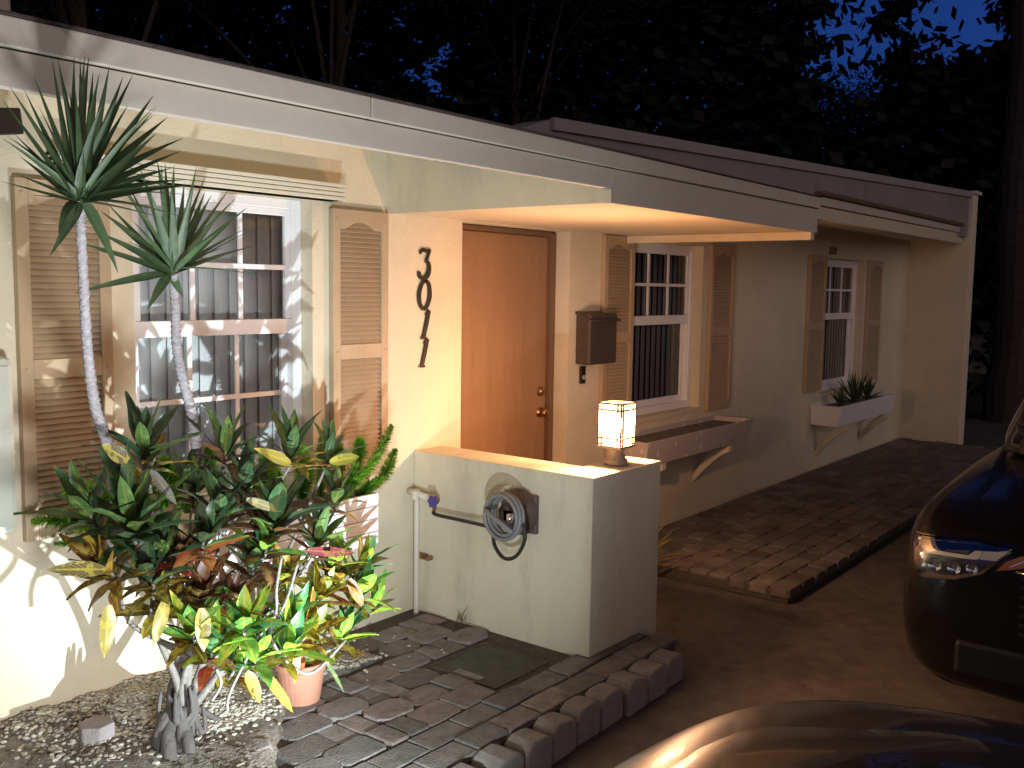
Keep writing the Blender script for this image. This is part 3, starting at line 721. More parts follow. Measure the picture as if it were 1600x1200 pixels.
# ================================================================== PLANTS
def V(*a): return Vector(a)
def rvec(): 
    while True:
        v=V(U(-1,1),U(-1,1),U(-1,1))
        if .05<v.length<1: return v.normalized()
GREENS=[(.025,.072,.034,.14),(.032,.09,.04,.12),(.02,.055,.03,.10),(.045,.11,.035,.2)]
REDS=[(.07,.018,.02,.2),(.10,.03,.022,.15),(.05,.02,.018,.25)]
DULL=[(.10,.045,.012,.5),(.07,.05,.015,.6),(.16,.06,.015,.5)]
YELL=[(.20,.15,.015,.6),(.18,.045,.015,.8),(.07,.10,.02,1),(.06,.12,.02,.8),(.22,.10,.02,.6)]
BRIGHT=[(.05,.24,.05,.4),(.09,.30,.04,.6),(.03,.17,.07,.2),(.14,.30,.03,.7)]
RED2=[(.40,.04,.03,.2),(.45,.10,.05,.4),(.10,.04,.03,.3)]
def rosette(mb,c,axis,n,L,W,pal,low=None,spread=1.0,pet=None):
    axis=Vector(axis).normalized(); a=axis.orthogonal().normalized(); b_=axis.cross(a)
    for i in range(n):
        t=i/n; th=i*2.399963; el=R_(82-76*(t**.9)*spread+U(-10,8))
        out=a*math.cos(th)+b_*math.sin(th)
        d=axis*math.sin(el)+out*math.cos(el)
        p=c-axis*(.07*t)+out*.004
        pl=pal if (low is None or t<.6) else low
        k=U(.8,1.2); q=random.choice(pl); col=(q[0]*k,q[1]*k,q[2]*k,q[3])
        mb.leaf(p,d,axis if el<1.2 else out*-1,L*U(.75,1.12)*(.72+.4*math.sin(math.pi*min(1,t+.15))),W*U(.8,1.2),curl=U(.1,.8)*(0.4+t),fold=U(.15,.5),col=col,ns=7,wave=U(0,.08))
# --- croton: gnarled base, limbs, rosettes
CR=thing('croton_shrub','large croton shrub with dark green, yellow and red leaves before the window','shrub')
base=at(285,1165,2,.05)
trunk=MB()
def limb(pts,r0,r1,mb=trunk,n=8):
    P=spline(pts,5); N=len(P); mb.tube([p+rvec()*min(.006,r0*.15) for p in P],[r0+(r1-r0)*i/(N-1) for i in range(N)],n)
bx,by,bz=base
for (u,v,ry,z,r) in ((268,1200,2.80,-.02,.034),(300,1205,2.78,-.02,.028),(322,1200,2.83,-.02,.020),(350,1170,2.9,.0,.016),(285,1180,2.9,.0,.04),(250,1170,2.86,.0,.03)):
    p0=at(u,v,1,ry); 
    limb([p0,p0+V(U(-.01,.02),.01,.08),V(bx+U(-.02,.05),by+.04,.22),V(bx+U(0,.06),by+.02,.42)],r*.95,r*.42)
# knobby bole
P=[at(285,1215,1,2.80),at(283,1190,1,2.81),at(288,1160,1,2.83),at(283,1130,1,2.85),at(285,1105,1,2.86)]
trunk.tube(P,[.045,.038,.034,.028,.016],10)
for k in range(34):
    a=U(0,6.28); p=V(bx+U(-.06,.06),by+U(-.05,.03),U(-.03,.16)); trunk.tube(spline([p,p+V(math.cos(a)*.03,math.sin(a)*.03,.03),p+V(math.cos(a)*.02,math.sin(a)*.02,.12)],3),[.011,.012,.010,.010,.008,.007,.004][:7],6)
for k in range(7):   # spreading roots
    a=U(2.6,6.6); p=V(bx,by,.04); limb([p,p+V(math.cos(a)*.08,math.sin(a)*.08,-.01),p+V(math.cos(a)*.2,math.sin(a)*.2,-.045)],.018,.006)
trunk.obj('trunk',BARK,CR,smooth=True)
br=MB(); fol=MB()
ros=[ # u,v,y, palette, low palette, n, L, W, axis
 (225,705,2.72,GREENS,DULL,15,.19,.05,(0,0,1)),(352,700,2.70,GREENS,REDS,12,.17,.045,(.1,0,1)),(455,705,2.70,GREENS,YELL,13,.17,.042,(0,-.1,1)),(512,708,2.74,GREENS,YELL,12,.14,.036,(.2,0,1)),
 (205,815,2.62,GREENS,GREENS,18,.22,.055,(-.1,0,1)),(345,795,2.62,GREENS,REDS,12,.15,.045,(0,0,1)),(430,812,2.55,GREENS,REDS,16,.22,.052,(0,-.1,1)),(495,845,2.60,GREENS,REDS,13,.17,.045,(.3,0,1)),
 (280,865,2.62,REDS,RED2,12,.13,.04,(0,-.2,1)),(165,890,2.66,DULL,DULL,14,.15,.045,(-.5,0,.6)),(235,900,2.60,GREENS,DULL,12,.17,.045,(-.2,0,1)),(310,925,2.60,REDS,YELL,14,.16,.045,(0,-.3,.8)),
 (250,945,2.68,DULL,YELL,9,.15,.045,(-.1,-.2,.3)),(355,945,2.58,REDS,YELL,10,.15,.042,(.2,-.3,1)),(395,880,2.62,GREENS,REDS,11,.15,.042,(0,-.2,1)),
 (440,900,2.6,YELL,YELL,11,.13,.042,(0,-.3,.8)),(520,905,2.62,YELL,RED2,13,.14,.045,(.3,-.3,.7)),(565,880,2.64,BRIGHT,YELL,10,.14,.04,(.5,-.1,.8)),
 (330,1010,2.55,BRIGHT,RED2,14,.15,.045,(0,-.2,1)),(405,1015,2.52,BRIGHT,BRIGHT,12,.17,.045,(.2,-.2,1)),(370,1040,2.56,BRIGHT,YELL,9,.12,.04,(.2,-.3,.6)),
 (535,990,2.55,BRIGHT,YELL,14,.14,.04,(.3,-.2,1)),(500,930,2.6,YELL,BRIGHT,10,.14,.04,(.1,-.4,.6)),(585,940,2.66,BRIGHT,BRIGHT,8,.14,.036,(.5,0,1)),(460,960,2.58,BRIGHT,YELL,9,.13,.042,(0,-.4,.6)),
 (380,975,2.50,BRIGHT,BRIGHT,11,.15,.05,(-.2,-.3,1)),(450,1010,2.50,BRIGHT,YELL,12,.16,.05,(.1,-.4,.9)),(560,925,2.56,BRIGHT,YELL,12,.15,.048,(.4,-.3,.9)),(300,985,2.56,BRIGHT,DULL,10,.14,.045,(-.3,-.3,.9)),(415,850,2.56,BRIGHT,REDS,10,.15,.045,(0,-.3,1)),(520,875,2.6,BRIGHT,YELL,11,.13,.042,(.2,-.3,1)),(480,990,2.58,YELL,RED2,10,.14,.045,(.2,-.4,.6)),(255,860,2.64,GREENS,REDS,12,.17,.05,(-.2,-.1,1)),(380,760,2.66,GREENS,REDS,12,.17,.045,(.1,-.1,1)),(320,840,2.58,GREENS,RED2,11,.15,.045,(0,-.3,1)),
 (140,800,2.74,GREENS,GREENS,12,.17,.046,(-.4,0,.9)),(300,760,2.78,GREENS,REDS,10,.14,.042,(0,.1,1)),(525,775,2.68,GREENS,DULL,9,.13,.04,(.1,0,1)),
]
hubs=[V(bx+.02,by-.02,.36),V(bx+.10,by-.05,.45),V(bx-.08,by,.45),V(bx+.22,by-.08,.42),V(bx+.04,by,.55)]
for (u,v,y,pal,low,n_,L_,W_,ax) in ros:
    n_=int(n_*1.3); W_*=.98; L_*=1.06
    c=at(u,v,1,y); ax=Vector(ax)
    hb=min(hubs,key=lambda h:(h-c).length+(2 if h.z>c.z-.02 and c.z>.5 else 0))
    mid=(hb+c)/2+V(U(-.03,.03),U(-.03,.03),-.05)
    if c.z<.5: mid=(hb+c)/2+V(0,-.02,-.08)
    P=spline([hb,mid,c-ax.normalized()*.05,c],5); N=len(P)
    br.tube(P,[.009-(.0045)*i/(N-1) for i in range(N)],6)
    rosette(fol,c,ax,n_,L_,W_,pal,low)
for h in hubs: br.tube(spline([V(bx+.01,by,.15),(V(bx+.01,by,.15)+h)/2+V(U(-.02,.02),0,0),h],4),[.018,.017,.016,.015,.014,.013,.012,.011,.01],7)
# curling bare twigs at the lower right
for pts in ([(430,960),(425,1000),(455,1040),(490,1050),(540,1000)],[(330,1095),(345,1070),(338,1045)],[(400,1000),(360,1080),(355,1110)],[(440,870),(432,920),(430,960),(400,1000)],[(465,880),(450,930),(430,975)]):
    br.tube(spline([at(a,b_,1,2.5) for a,b_ in pts],6),.0055,6)
# long hanging leaves
for (u0,v0,u1,v1,c,w_) in ((170,945,165,1030,(.45,.33,.02,1),.045),(260,935,240,1010,(.4,.34,.03,1),.04),(315,950,320,1020,(.45,.34,.02,1),.05),(410,1050,465,1115,(.4,.22,.02,1),.04),(385,1050,410,1100,(.2,.2,.03,1),.05),(465,1000,462,1070,(.4,.28,.03,1),.03),(500,1020,545,1085,(.08,.16,.05,.6),.02),(545,905,570,950,(.5,.2,.08,.6),.04),
                        (165,890,78,888,(.16,.12,.03,.8),.045),(200,720,162,695,(.12,.09,.03,.7),.045),(455,725,402,700,(.5,.4,.05,.9),.04),(515,722,565,712,(.4,.38,.03,1),.04),(235,735,280,790,(.16,.15,.08,.3),.03),(480,860,560,865,(.25,.03,.03,.3),.035),(385,780,445,800,(.3,.25,.1,.6),.03)):
    a=at(u0,v0,1,2.52); c2=at(u1,v1,1,2.50); d_=c2-a
    c=(c[0]*.6,c[1]*.62,c[2]+.01,c[3]*.7); fol.leaf(a,d_,V(-.3,-1,.4)+rvec()*.3,d_.length,w_,curl=.15,fold=.2,col=c,ns=7,wave=.05)
br.obj('branches',TWIG,CR,smooth=True); fol.obj('foliage',CROT,CR,smooth=True)

# --- dragon trees
def dragon(label,trunk_px,y0,c_px,yc,tips,rnd,Lr,seed,ks=1.0):
    random.seed(seed)
    T=thing('dragon_tree',label,'dragon tree','dragon trees in front of the near window')
    P=spline([at(u,v,1,y) for u,v,y in trunk_px],14); N=len(P)
    tr=MB(); rad=[]
    for i in range(N): rad.append(.0165*(P[i].y/2.95)*(1+.13*(1 if i%2 else -1)*U(.4,1.2))*(1.15-.25*i/N))
    tr.tube(P,rad,10); tr.obj('trunk',mat('ringed pale bark',(.33,.30,.31),.8,var=.35,vscale=30,bump=1,bscale=60,stretch=(1,1,3.5),dark=(.2,.18,.18),dscale=25,dfac=.7),T,smooth=True)
    c=at(*c_px,1,yc); fo=MB()
    vdir=(c-CP).normalized()
    for (u,v,w_,dd) in tips:
        tip=at(u,v,1,yc)+vdir*dd*ks*.8
        d_=tip-c; L=d_.length; bend=U(.05,.3)
        up=V(0,0,1) if abs(d_.normalized().z)<.9 else -vdir
        droop= d_.z<0
        d0=(d_.normalized()+V(0,0,bend*.5)).normalized()
        k=U(.75,1.5); col=(.045*k,.085*k,.036*k,.3)
        # width faces the viewpoint partly, as the blades do
        upv=(-vdir*.8+V(0,0,.6)+rvec()*.4)
        fo.leaf(c+rvec()*.008,d0,upv,L,w_*ks*1.05,curl=0 if not droop else 0,fold=.25,col=col,ns=8,shape='blade')
        # nudge the last leaf so its tip meets the wanted spot with a soft arc
        vs=fo.v[-27:]; s0=Vector(vs[1]); e=Vector(vs[-2]); err=tip-e; k0=len(fo.v)-27
        for i in range(9):
            t=(i/8)**2
            for j_ in range(3): fo.v[k0+i*3+j_]=tuple(Vector(fo.v[k0+i*3+j_])+err*t)
    for i in range(rnd):
        th=U(0,6.28); el=R_(U(5,85)); d_=V(math.cos(th)*math.cos(el),math.sin(th)*math.cos(el),math.sin(el)); k=U(.7,1.2)
        if d_.dot(-vdir)>.6 or (yc<2.1 and d_.y>.25): continue
        fo.leaf(c+rvec()*.01,d_,V(0,0,1)+rvec()*.3,Lr*U(.6,1),.026*ks,curl=U(0,.35),fold=.25,col=(.045*k,.08*k,.035*k,.3),ns=8,shape='blade')
    fo.obj('crown',DRAC,T,smooth=True)
tips1=[(3,155,.022,0),(12,130,.02,.1),(35,135,.02,.1),(50,112,.02,.15),(62,170,.018,-.1),(80,85,.022,.1),(90,92,.026,.0),(98,140,.022,-.1),(108,135,.024,.2),(116,88,.026,0),(125,88,.028,.1),(132,90,.03,-.05),(139,86,.03,.05),(146,105,.026,.1),(155,118,.026,-.1),(171,103,.03,0),(193,118,.034,.05),(210,112,.03,.1),(197,170,.03,-.15),(239,150,.036,0),(244,175,.014,.15),(263,182,.036,.05),(242,210,.03,-.1),(286,216,.034,0),(287,234,.028,.1),(270,262,.026,.05),
 (2,215,.02,0),(18,205,.022,.1),(6,208,.018,.15),(0,283,.012,0),(40,305,.012,.2),(290,281,.03,0),(303,305,.026,.1),(292,290,.03,-.1),(300,345,.03,.05),(78,400,.03,-.05),(92,378,.045,0),(184,426,.04,-.05),(268,345,.03,.15),(60,230,.02,-.2),(25,240,.02,.2),(150,140,.034,-.2),(180,160,.03,-.2),(118,150,.03,-.25),(20,270,.014,.2)]
dragon('taller dragon tree with spiky crown before the left shutter',[(182,790,2.86),(170,700,2.72),(150,640,2.58),(138,560,2.40),(131,450,2.2),(124,310,1.97)],2.98,(124,312),1.97,tips1,13,.27,11,.68)
tips2=[(170,262,.022,0),(198,285,.018,.1),(218,262,.034,0),(245,248,.034,.05),(252,262,.03,-.1),(258,255,.032,0),(272,254,.032,.1),(288,285,.028,.0),(308,256,.024,.05),(322,272,.02,.1),(321,298,.026,0),(330,306,.03,-.05),(362,290,.022,.05),(371,307,.018,.1),(385,325,.028,0),(388,355,.014,.15),(400,384,.024,0),(415,350,.01,.2),(115,377,.028,0),(155,328,.036,.05),(150,362,.036,-.05),(140,388,.022,.1),(116,458,.03,0),(231,484,.034,-.05),(287,465,.034,0),(160,310,.03,.1),(200,378,.03,-.15),(235,300,.03,-.15),(268,300,.03,-.2),(300,300,.03,-.2),(345,330,.024,-.1),(355,385,.014,.1),(340,405,.014,0)]
dragon('shorter dragon tree whose crown covers the near window',[(308,760,2.88),(306,690,2.82),(298,640,2.75),(285,590,2.68),(276,540,2.6),(274,480,2.5),(270,425,2.42)],2.95,(270,425),2.42,tips2,11,.26,12,.83)
random.seed(21)
# --- foxtail ferns in the white planter, plus the bright plume at left
def plume(mb,pts,r0,dens=420,br_=1.0):
    r0*=1.45; dens=int(dens*1.3)
    dens=int(dens*2.2)
    P=spline(pts,10); N=len(P); mb.tube(P,.0025,5,(.03,.06,.012,0))
    for i in range(dens):
        t=random.random(); k=t*(N-1); a=int(min(k,N-2)); p=P[a].lerp(P[a+1],k-a); d_=(P[a+1]-P[a]).normalized()
        s_=rvec(); s_=(s_-d_*s_.dot(d_)).normalized(); rr=r0*(math.sin(math.pi*min(1,.12+t*.86))**.6)
        dirn=(s_+d_*.7).normalized(); c=random.choice([(.16,.38,.03),(.22,.48,.04),(.30,.55,.05),(.10,.26,.02)]); q=U(.8,1.2)*br_
        mb.leaf(p,dirn,d_,rr*U(.7,1.15),.006,curl=.2,fold=.1,col=(c[0]*q,c[1]*q,c[2]*q,.1),ns=2)
FT=thing('foxtail_fern','bright green foxtail ferns overflowing the white planter box','fern')
fm=MB()
def pl(a,c,e,ya,yc,ye,r,dn=420): plume(fm,[at(*a,1,ya),at(*c,1,yc),at(*e,1,ye)],r,dn)
pl((545,765),(585,720),(612,664),3.22,3.18,3.12,.035); pl((555,775),(595,750),(618,702),3.22,3.15,3.06,.032)
pl((540,770),(560,720),(562,685),3.25,3.25,3.2,.035); pl((525,775),(530,720),(520,690),3.25,3.22,3.2,.035); pl((500,780),(505,720),(508,680),3.25,3.2,3.15,.035)
pl((470,780),(475,740),(470,700),3.22,3.18,3.1,.04); pl((440,790),(425,745),(415,705),3.15,3.1,3.0,.04,520); pl((400,790),(395,745),(378,720),3.22,3.2,3.2,.035)
pl((350,780),(330,740),(325,700),3.25,3.2,3.2,.035); pl((280,790),(262,740),(255,715),3.25,3.2,3.2,.04); pl((260,790),(225,770),(200,735),3.22,3.2,3.15,.04); pl((560,780),(575,760),(600,745),3.2,3.15,3.1,.025)
pl((300,800),(290,765),(300,740),3.2,3.15,3.15,.035); pl((520,800),(545,760),(575,735),3.15,3.1,3.05,.03)
fm.obj('fronds',FERN,FT)
FL=thing('foxtail_fern','low bright green fern sprays against the left shutter','fern')
fm=MB()
pl((225,850),(160,790),(105,765),3.1,3.1,3.05,.05,520); pl((230,850),(170,820),(110,812),3.15,3.15,3.15,.04,420); pl((190,840),(120,815),(50,815),3.2,3.2,3.25,.035,420); pl((230,850),(200,800),(165,775),3.12,3.1,3.1,.045,420); pl((220,860),(150,845),(85,850),3.25,3.25,3.3,.03,200)
fm.obj('fronds',FERN,FL)
# silvery bush in the planter
SB=thing('silver_bush','pale silvery leafed plant between the ferns in the white planter','plant')
sm=MB(); c=at(372,765,1,3.15)
for i in range(420):
    p=c+V(U(-.07,.07),U(-.05,.05),U(-.12,.08)); k=U(.7,1.2); sm.leaf(p,rvec()+V(0,0,.6),rvec(),U(.02,.04),.009,col=(.34*k,.42*k,.36*k,.1),ns=2)
sm.obj('foliage',FERN,SB)
# aloe in the far planter, empty mosaic planter has none
AL=thing('aloe_plant','spiky green aloe growing in the farthest white planter box','aloe')
am=MB()
for (cx,n_,s_) in ((9.75,22,.34),(10.15,14,.26),(9.35,12,.2)):
    for i in range(n_):
        th=i*2.4; el=R_(U(20,80)); d_=V(math.cos(th)*math.cos(el),math.sin(th)*math.cos(el),math.sin(el)); k=U(.8,1.2)
        am.leaf(V(cx+U(-.03,.03),3.25,.56),d_,V(0,0,1),s_*U(.7,1.1),.04,curl=-.25,fold=.7,col=(.045*k,.075*k,.03*k,.05),ns=5,shape='blade')
am.obj('foliage',DRAC,AL)
# potted plant in terracotta
PT=thing('potted_plant','terracotta pot of upright pale-striped leaves below the croton','potted plant')
pc=at(475,1078,1,2.93); pc=V(pc.x,2.95,.0)
m=MB(); m.lathe([(0,.0),(.075,.0),(.098,.14),(.105,.145),(.106,.17),(.096,.17),(.09,.15),(0,.15)],pc,28); m.obj('pot',TERRA,PT,smooth=False)
m=MB()
for i in range(70):
    th=U(0,6.28); el=R_(U(55,88)); d_=V(math.cos(th)*math.cos(el),math.sin(th)*math.cos(el),math.sin(el)); k=U(.8,1.3)
    m.leaf(pc+V(U(-.05,.05),U(-.05,.05),.15),d_,rvec(),U(.18,.34),.02,curl=U(0,.5),fold=.2,col=(.10*k,.14*k,.05*k,.7),ns=6,shape='blade')
m.obj('foliage',CROT,PT)
# small plant in front of the wall behind low wall
SP=thing('bromeliad_plant','small yellow-green arching plant on the ground right behind the low wall','plant')
m=MB(); c=V(5.02,2.95,-.05)
for i in range(34):
    th=U(0,6.28); el=R_(U(35,85)); d_=V(math.cos(th)*math.cos(el),math.sin(th)*math.cos(el),math.sin(el)); k=U(.7,1.3)
    m.leaf(c+V(U(-.04,.04),U(-.04,.04),.0),d_,V(0,0,1),U(.25,.42),.03,curl=U(.3,1.2),fold=.3,col=(.14*k,.15*k,.03*k,.4),ns=7,shape='blade')
m.obj('foliage',CROT,SP)
# weeds at the wall foot
for (u,v,lab) in ((745,965,'thin dry weed sprouting at the foot of the low wall'),(628,925,'small tuft of weeds at the foot of the standpipe')):
    p=at(u,v,2,.0); p.x=min(p.x,3.53); W_=MB()
    for i in range(14):
        a=U(0,6.28); d_=V(math.cos(a)*.3,math.sin(a)*.3,1); W_.leaf(p+V(U(-.02,.0),U(-.03,.03),0),d_,rvec(),U(.04,.12),.004,curl=U(.1,1),col=(.16,.14,.08,.2),ns=4)
    tag(W_.obj('weed',FERN),lab,'weed')
# hexagonal block
c=at(152,1172,2,.05); 
poly=[(c.x+.062*math.cos(R_(60*k+12)),c.y+.062*math.sin(R_(60*k+12))) for k in range(6)]
tag(MB().prism(poly,.02,.15).obj('hexagonal_block',BLOCK,bevel=.006),'hexagonal grey concrete block standing in the mulch bed','concrete block')
# loose stones between bed and patio
for i,(u,v,s_) in enumerate(((318,1178,.10),(150,1090,.03),(395,1180,.075))):
    c=at(u,v,2,.02); m=MB(); 
    poly=[(c.x+s_*math.cos(2*math.pi*k/7)*U(.8,1.1),c.y+s_*.75*math.sin(2*math.pi*k/7)*U(.8,1.1)) for k in range(7)]
    m.prism(poly,-.02,.035+.01*i)
    tag(m.obj('flat_stone',BLOCK,bevel=.01),['broad flat stone at the foot of the croton trunk','small flat stone among the gravel near the hexagonal block','flat stone at the near edge of the patio paving'][i],'stone')

# ================================================================== CARS
def loft(mb,secs):
    n=len(secs[0][1]); 
    rows=[]
    for s_,prof in secs:
        row=[(s_,w_,z) for w_,z in prof]+[(s_,-w_,z) for w_,z in prof[::-1][1:]]
        rows.append(row)
    m_=len(rows[0]); vs=[p for r in rows for p in r]; fs=[]
    for i in range(len(rows)-1):
        for k in range(m_):
            k2=(k+1)%m_; fs.append((i*m_+k,i*m_+k2,(i+1)*m_+k2,(i+1)*m_+k))
    fs.append(tuple(range(m_))[::-1]); fs.append(tuple(range((len(rows)-1)*m_,len(rows)*m_)))
    mb.add(vs,fs)
def prof(w,zb,zs,zt,crown=.03,sh=.85):
    return [(0,zb),(w*.7,zb),(w*.93,zb+.04),(w*.985,zb+.14),(w,(zb+zs)/2),(w*.99,zs-.05),(w*.95,zs),(w*sh,zs+(zt-zs)*.55),(w*.5,zt-.01),(0,zt+crown)]
def car(name,label,M,bodym,roofz=1.62,nose=.78,hood=(.88,.94,1.0),halfw=.93,L_=4.6,ws=1.25):
    """local frame: +s backwards from the nose, w across, z up from the road"""
    T=thing(name,label,'car'); T.matrix_world=M
    b_=MB()
    secs=[(0,prof(halfw*.80,.30,nose-.12,nose-.02,.01,.8)),(.03,prof(halfw*.88,.22,nose-.08,nose+.01,.015,.82)),(.14,prof(halfw*.965,.20,nose-.02,hood[0]-.02,.02)),(.35,prof(halfw,.20,nose+.04,hood[0],.025)),
          (.8,prof(halfw,.20,nose+.08,hood[1],.03)),(ws,prof(halfw,.20,hood[2]-.05,hood[2],.02)),(2.2,prof(halfw,.20,hood[2]-.03,hood[2]+.03,.0)),(3.6,prof(halfw,.20,hood[2],hood[2]+.04,.0)),(L_-.2,prof(halfw*.97,.22,hood[2]-.02,hood[2]+.02,0)),(L_,prof(halfw*.85,.35,hood[2]-.15,hood[2]-.1,0))]
    loft(b_,secs); b_.obj('body',bodym,T,smooth=True,sub=2)
    bpy.context.view_layer.update()
    bod=[q for q in T.children if q.name.startswith('body')][0]
    bv=BVHTree.FromObject(bod,bpy.context.evaluated_depsgraph_get())
    hn=MB(); NS_,NW_=22,20; vs=[]
    for i in range(NS_+1):
        for k in range(NW_+1):
            t=i/NS_; wmax=halfw*(.62+.17*min(1,t*3.0)); w_=-wmax+2*wmax*k/NW_; s_=.13+(ws-.17)*t+.05*(abs(w_)/wmax)**3*(1-t)
            h=bv.ray_cast(Vector((s_,w_,3)),Vector((0,0,-1)))
            cr_=.006+.007*math.exp(-((abs(w_)/wmax-.72)/.07)**2)*min(1,t*2+.2)
            z=h[0].z+cr_
            if i in (0,NS_) or k in (0,NW_): z-=.009
            vs.append((s_,w_,z))
    hn.add(vs,[(i*(NW_+1)+k,i*(NW_+1)+k+1,(i+1)*(NW_+1)+k+1,(i+1)*(NW_+1)+k) for i in range(NS_) for k in range(NW_)])
    hn.obj('bonnet',bodym,T,smooth=True)
    for sd in (-1,1):
        wp=MB(); wp.tube([(ws-.02,sd*.1+.2,hood[2]+.03),(ws+.04,sd*.1-.35,hood[2]+.07)],.006,6); wp.obj('wiper',CPLAST,T)
    c=MB(); zt=roofz; z0=hood[2]-.03
    def cp(w0,w1,zt_): return [(0,z0),(w0*.9,z0),(w0,z0+.02),(w0*.98,z0+(zt_-z0)*.3),(w0+(w1-w0)*.6,z0+(zt_-z0)*.65),(w1,zt_-.05),(w1*.9,zt_-.012),(w1*.5,zt_),(0,zt_+.01)]
    loft(c,[(ws-.05,cp(halfw*.86,halfw*.84,z0+.06)),(ws+.35,cp(halfw*.9,halfw*.78,z0+(zt-z0)*.55)),(ws+.8,cp(halfw*.92,halfw*.72,zt-.03)),(ws+1.6,cp(halfw*.92,halfw*.7,zt)),(L_-1.0,cp(halfw*.9,halfw*.7,zt-.03)),(L_-.35,cp(halfw*.86,halfw*.75,z0+.1))])
    c.obj('windscreen_and_windows',CARGL,T,smooth=True,sub=1)
    r=MB(); r.box((ws+.85,-halfw*.62,zt-.005),(L_-1.05,halfw*.62,zt+.022)); r.obj('roof_panel',bodym,T,bevel=.02)
    for s_ in (.85,L_-.95):
        for sd in (-1,1):
            w_=MB(); w_.lathe([(.21,-.10),(.33,-.10),(.345,-.07),(.345,.07),(.33,.10),(.21,.10)],(s_,sd*(halfw-.09),.345),28,axis=1); W_=w_.obj('wheel',TYRE,T,smooth=True)
            rr=MB(); rr.lathe([(0,sd*.07),(.06,sd*.08),(.07,sd*.05),(.2,sd*.07),(.215,sd*.09)],(s_,sd*(halfw-.09),.345),20,axis=1); rr.obj('rim',RIM,W_)
    return T
# car facing us along the drive (nose at x=4.0)
CY=.17
M1=Matrix.Translation((3.98,CY,-.13))
C1=car('black_car','black car parked on the driveway facing the camera with unlit headlights','',None,None) if False else car('parked_car','glossy black car parked nose-on at the right of the driveway',M1,PBLACK,roofz=1.66,nose=.84,hood=(.885,.94,1.0),halfw=1.01)
bpy.context.view_layer.update()
body1=[c for c in C1.children if c.name.startswith('body')][0]
BV=BVHTree.FromObject(body1,bpy.context.evaluated_depsgraph_get())
def surf(w_,z):
    h=BV.ray_cast(Vector((-1,w_,z)),Vector((1,0,0)))
    return h[0].x if h[0] is not None else .35
def LP(u,v):
    o_=CP-Vector((3.98,CY,-.13)); h=BV.ray_cast(o_,ray(u,v).normalized())
    p=h[0] if h[0] is not None else at(u,v,0,4.1)-Vector((3.98,CY,-.13)); return (p.y,p.z)
def lerp_poly(P,t):
    d=[0]
    for k in range(len(P)-1): d.append(d[-1]+math.dist(P[k],P[k+1]))
    x=t*d[-1]
    for k in range(len(P)-1):
        if x<=d[k+1]+1e-9:
            q=(x-d[k])/max(1e-9,d[k+1]-d[k]); return (P[k][0]+(P[k+1][0]-P[k][0])*q,P[k][1]+(P[k+1][1]-P[k][1])*q)
    return P[-1]
def patch(name,top,bot,off,m,parent,sd,n=16,rows=5,edge=None):
    """a sheet laid over the car's skin between two outlines"""
    top=[LP(*p) for p in top]; bot=[LP(*p) for p in bot]; mb=MB(); vs=[]
    for r in range(rows+1):
        for k in range(n+1):
            a=lerp_poly(top,k/n); b2=lerp_poly(bot,k/n); w_=a[0]+(b2[0]-a[0])*r/rows; z=a[1]+(b2[1]-a[1])*r/rows
            x=surf(w_,z)-off
            if edge is not None and (r in (0,rows) or k in (0,n)): x=surf(w_,z)-edge
            vs.append((x,sd*w_,z))
    mb.add(vs,[(r*(n+1)+k,r*(n+1)+k+1,(r+1)*(n+1)+k+1,(r+1)*(n+1)+k) for r in range(rows) for k in range(n)])
    return mb.obj(name,m,parent,smooth=True)
def hl(sd):
    Hh=patch('headlight',[(1430,833),(1520,844),(1584,857)],[(1428,897),(1492,905),(1536,897),(1578,866)],.004,HLIN,C1,sd)
    patch('light_strip',[(1436,838),(1441,838)],[(1436,859),(1441,855)],.010,REFL,Hh,sd,2,3)
    patch('light_strip',[(1436,855),(1470,860),(1514,867),(1531,855),(1540,856)],[(1436,860),(1470,866),(1516,873),(1528,874),(1530,873)],.009,REFL,Hh,sd,20,2)
    patch('inner_strip',[(1541,856),(1582,858)],[(1531,873),(1557,876)],.010,mat('pale grey strip',(.5,.52,.53),.3),Hh,sd,6,3)
    patch('lamp_tube',[(1443,839),(1532,849)],[(1443,853),(1512,864)],.007,mat('smoked reflector',(.22,.15,.12),.3,metal=.6),Hh,sd,10,3)
    for (u,v,r) in ((1462,880,.026),(1492,885,.026),(1520,887,.022)):
        w_,z=LP(u,v); MB().lathe([(0,-.004),(r*.5,-.001),(r*.8,-.006),(r,-.012)],(surf(w_,z)-.004,sd*w_,z),18,axis=0).obj('projector',CHROME,Hh,smooth=True)
    patch('lens',[(1430,833),(1520,844),(1584,857)],[(1428,897),(1492,905),(1536,897),(1578,866)],.024,LENS,Hh,sd,16,5,edge=.004)
    patch('amber_reflector',[(1572,878),(1600,868),(1640,872)],[(1556,892),(1590,889),(1640,880)],.006,AMBER,Hh,sd,8,2)
    patch('chrome_trim',[(1432,829),(1520,840),(1588,853)],[(1432,831),(1520,842),(1588,855.5)],.008,CHROME,Hh,sd,12,1)
    patch('chrome_trim',[(1577,885),(1600,876),(1660,868)],[(1577,887),(1600,878),(1660,871)],.012,CHROME,Hh,sd,8,1)
hl(1); hl(-1)
gm=MB()
for k in range(7): gm.box((-.004,-.50,.50+k*.036),(.02,.50,.515+k*.036))
gm.obj('grille',CPLAST,C1,bevel=.003)
gm=MB(); gm.box((-.006,-.72,.30),(.03,.72,.44)); gm.obj('lower_intake',CPLAST,C1,bevel=.02)
cm=MB(); cm.tube([(.0,.52,.745),(-.012,.3,.735),(-.016,0,.73),(-.012,-.3,.735),(.0,-.52,.745)],.008,8); cm.obj('chrome_strip',CHROME,C1,smooth=True)
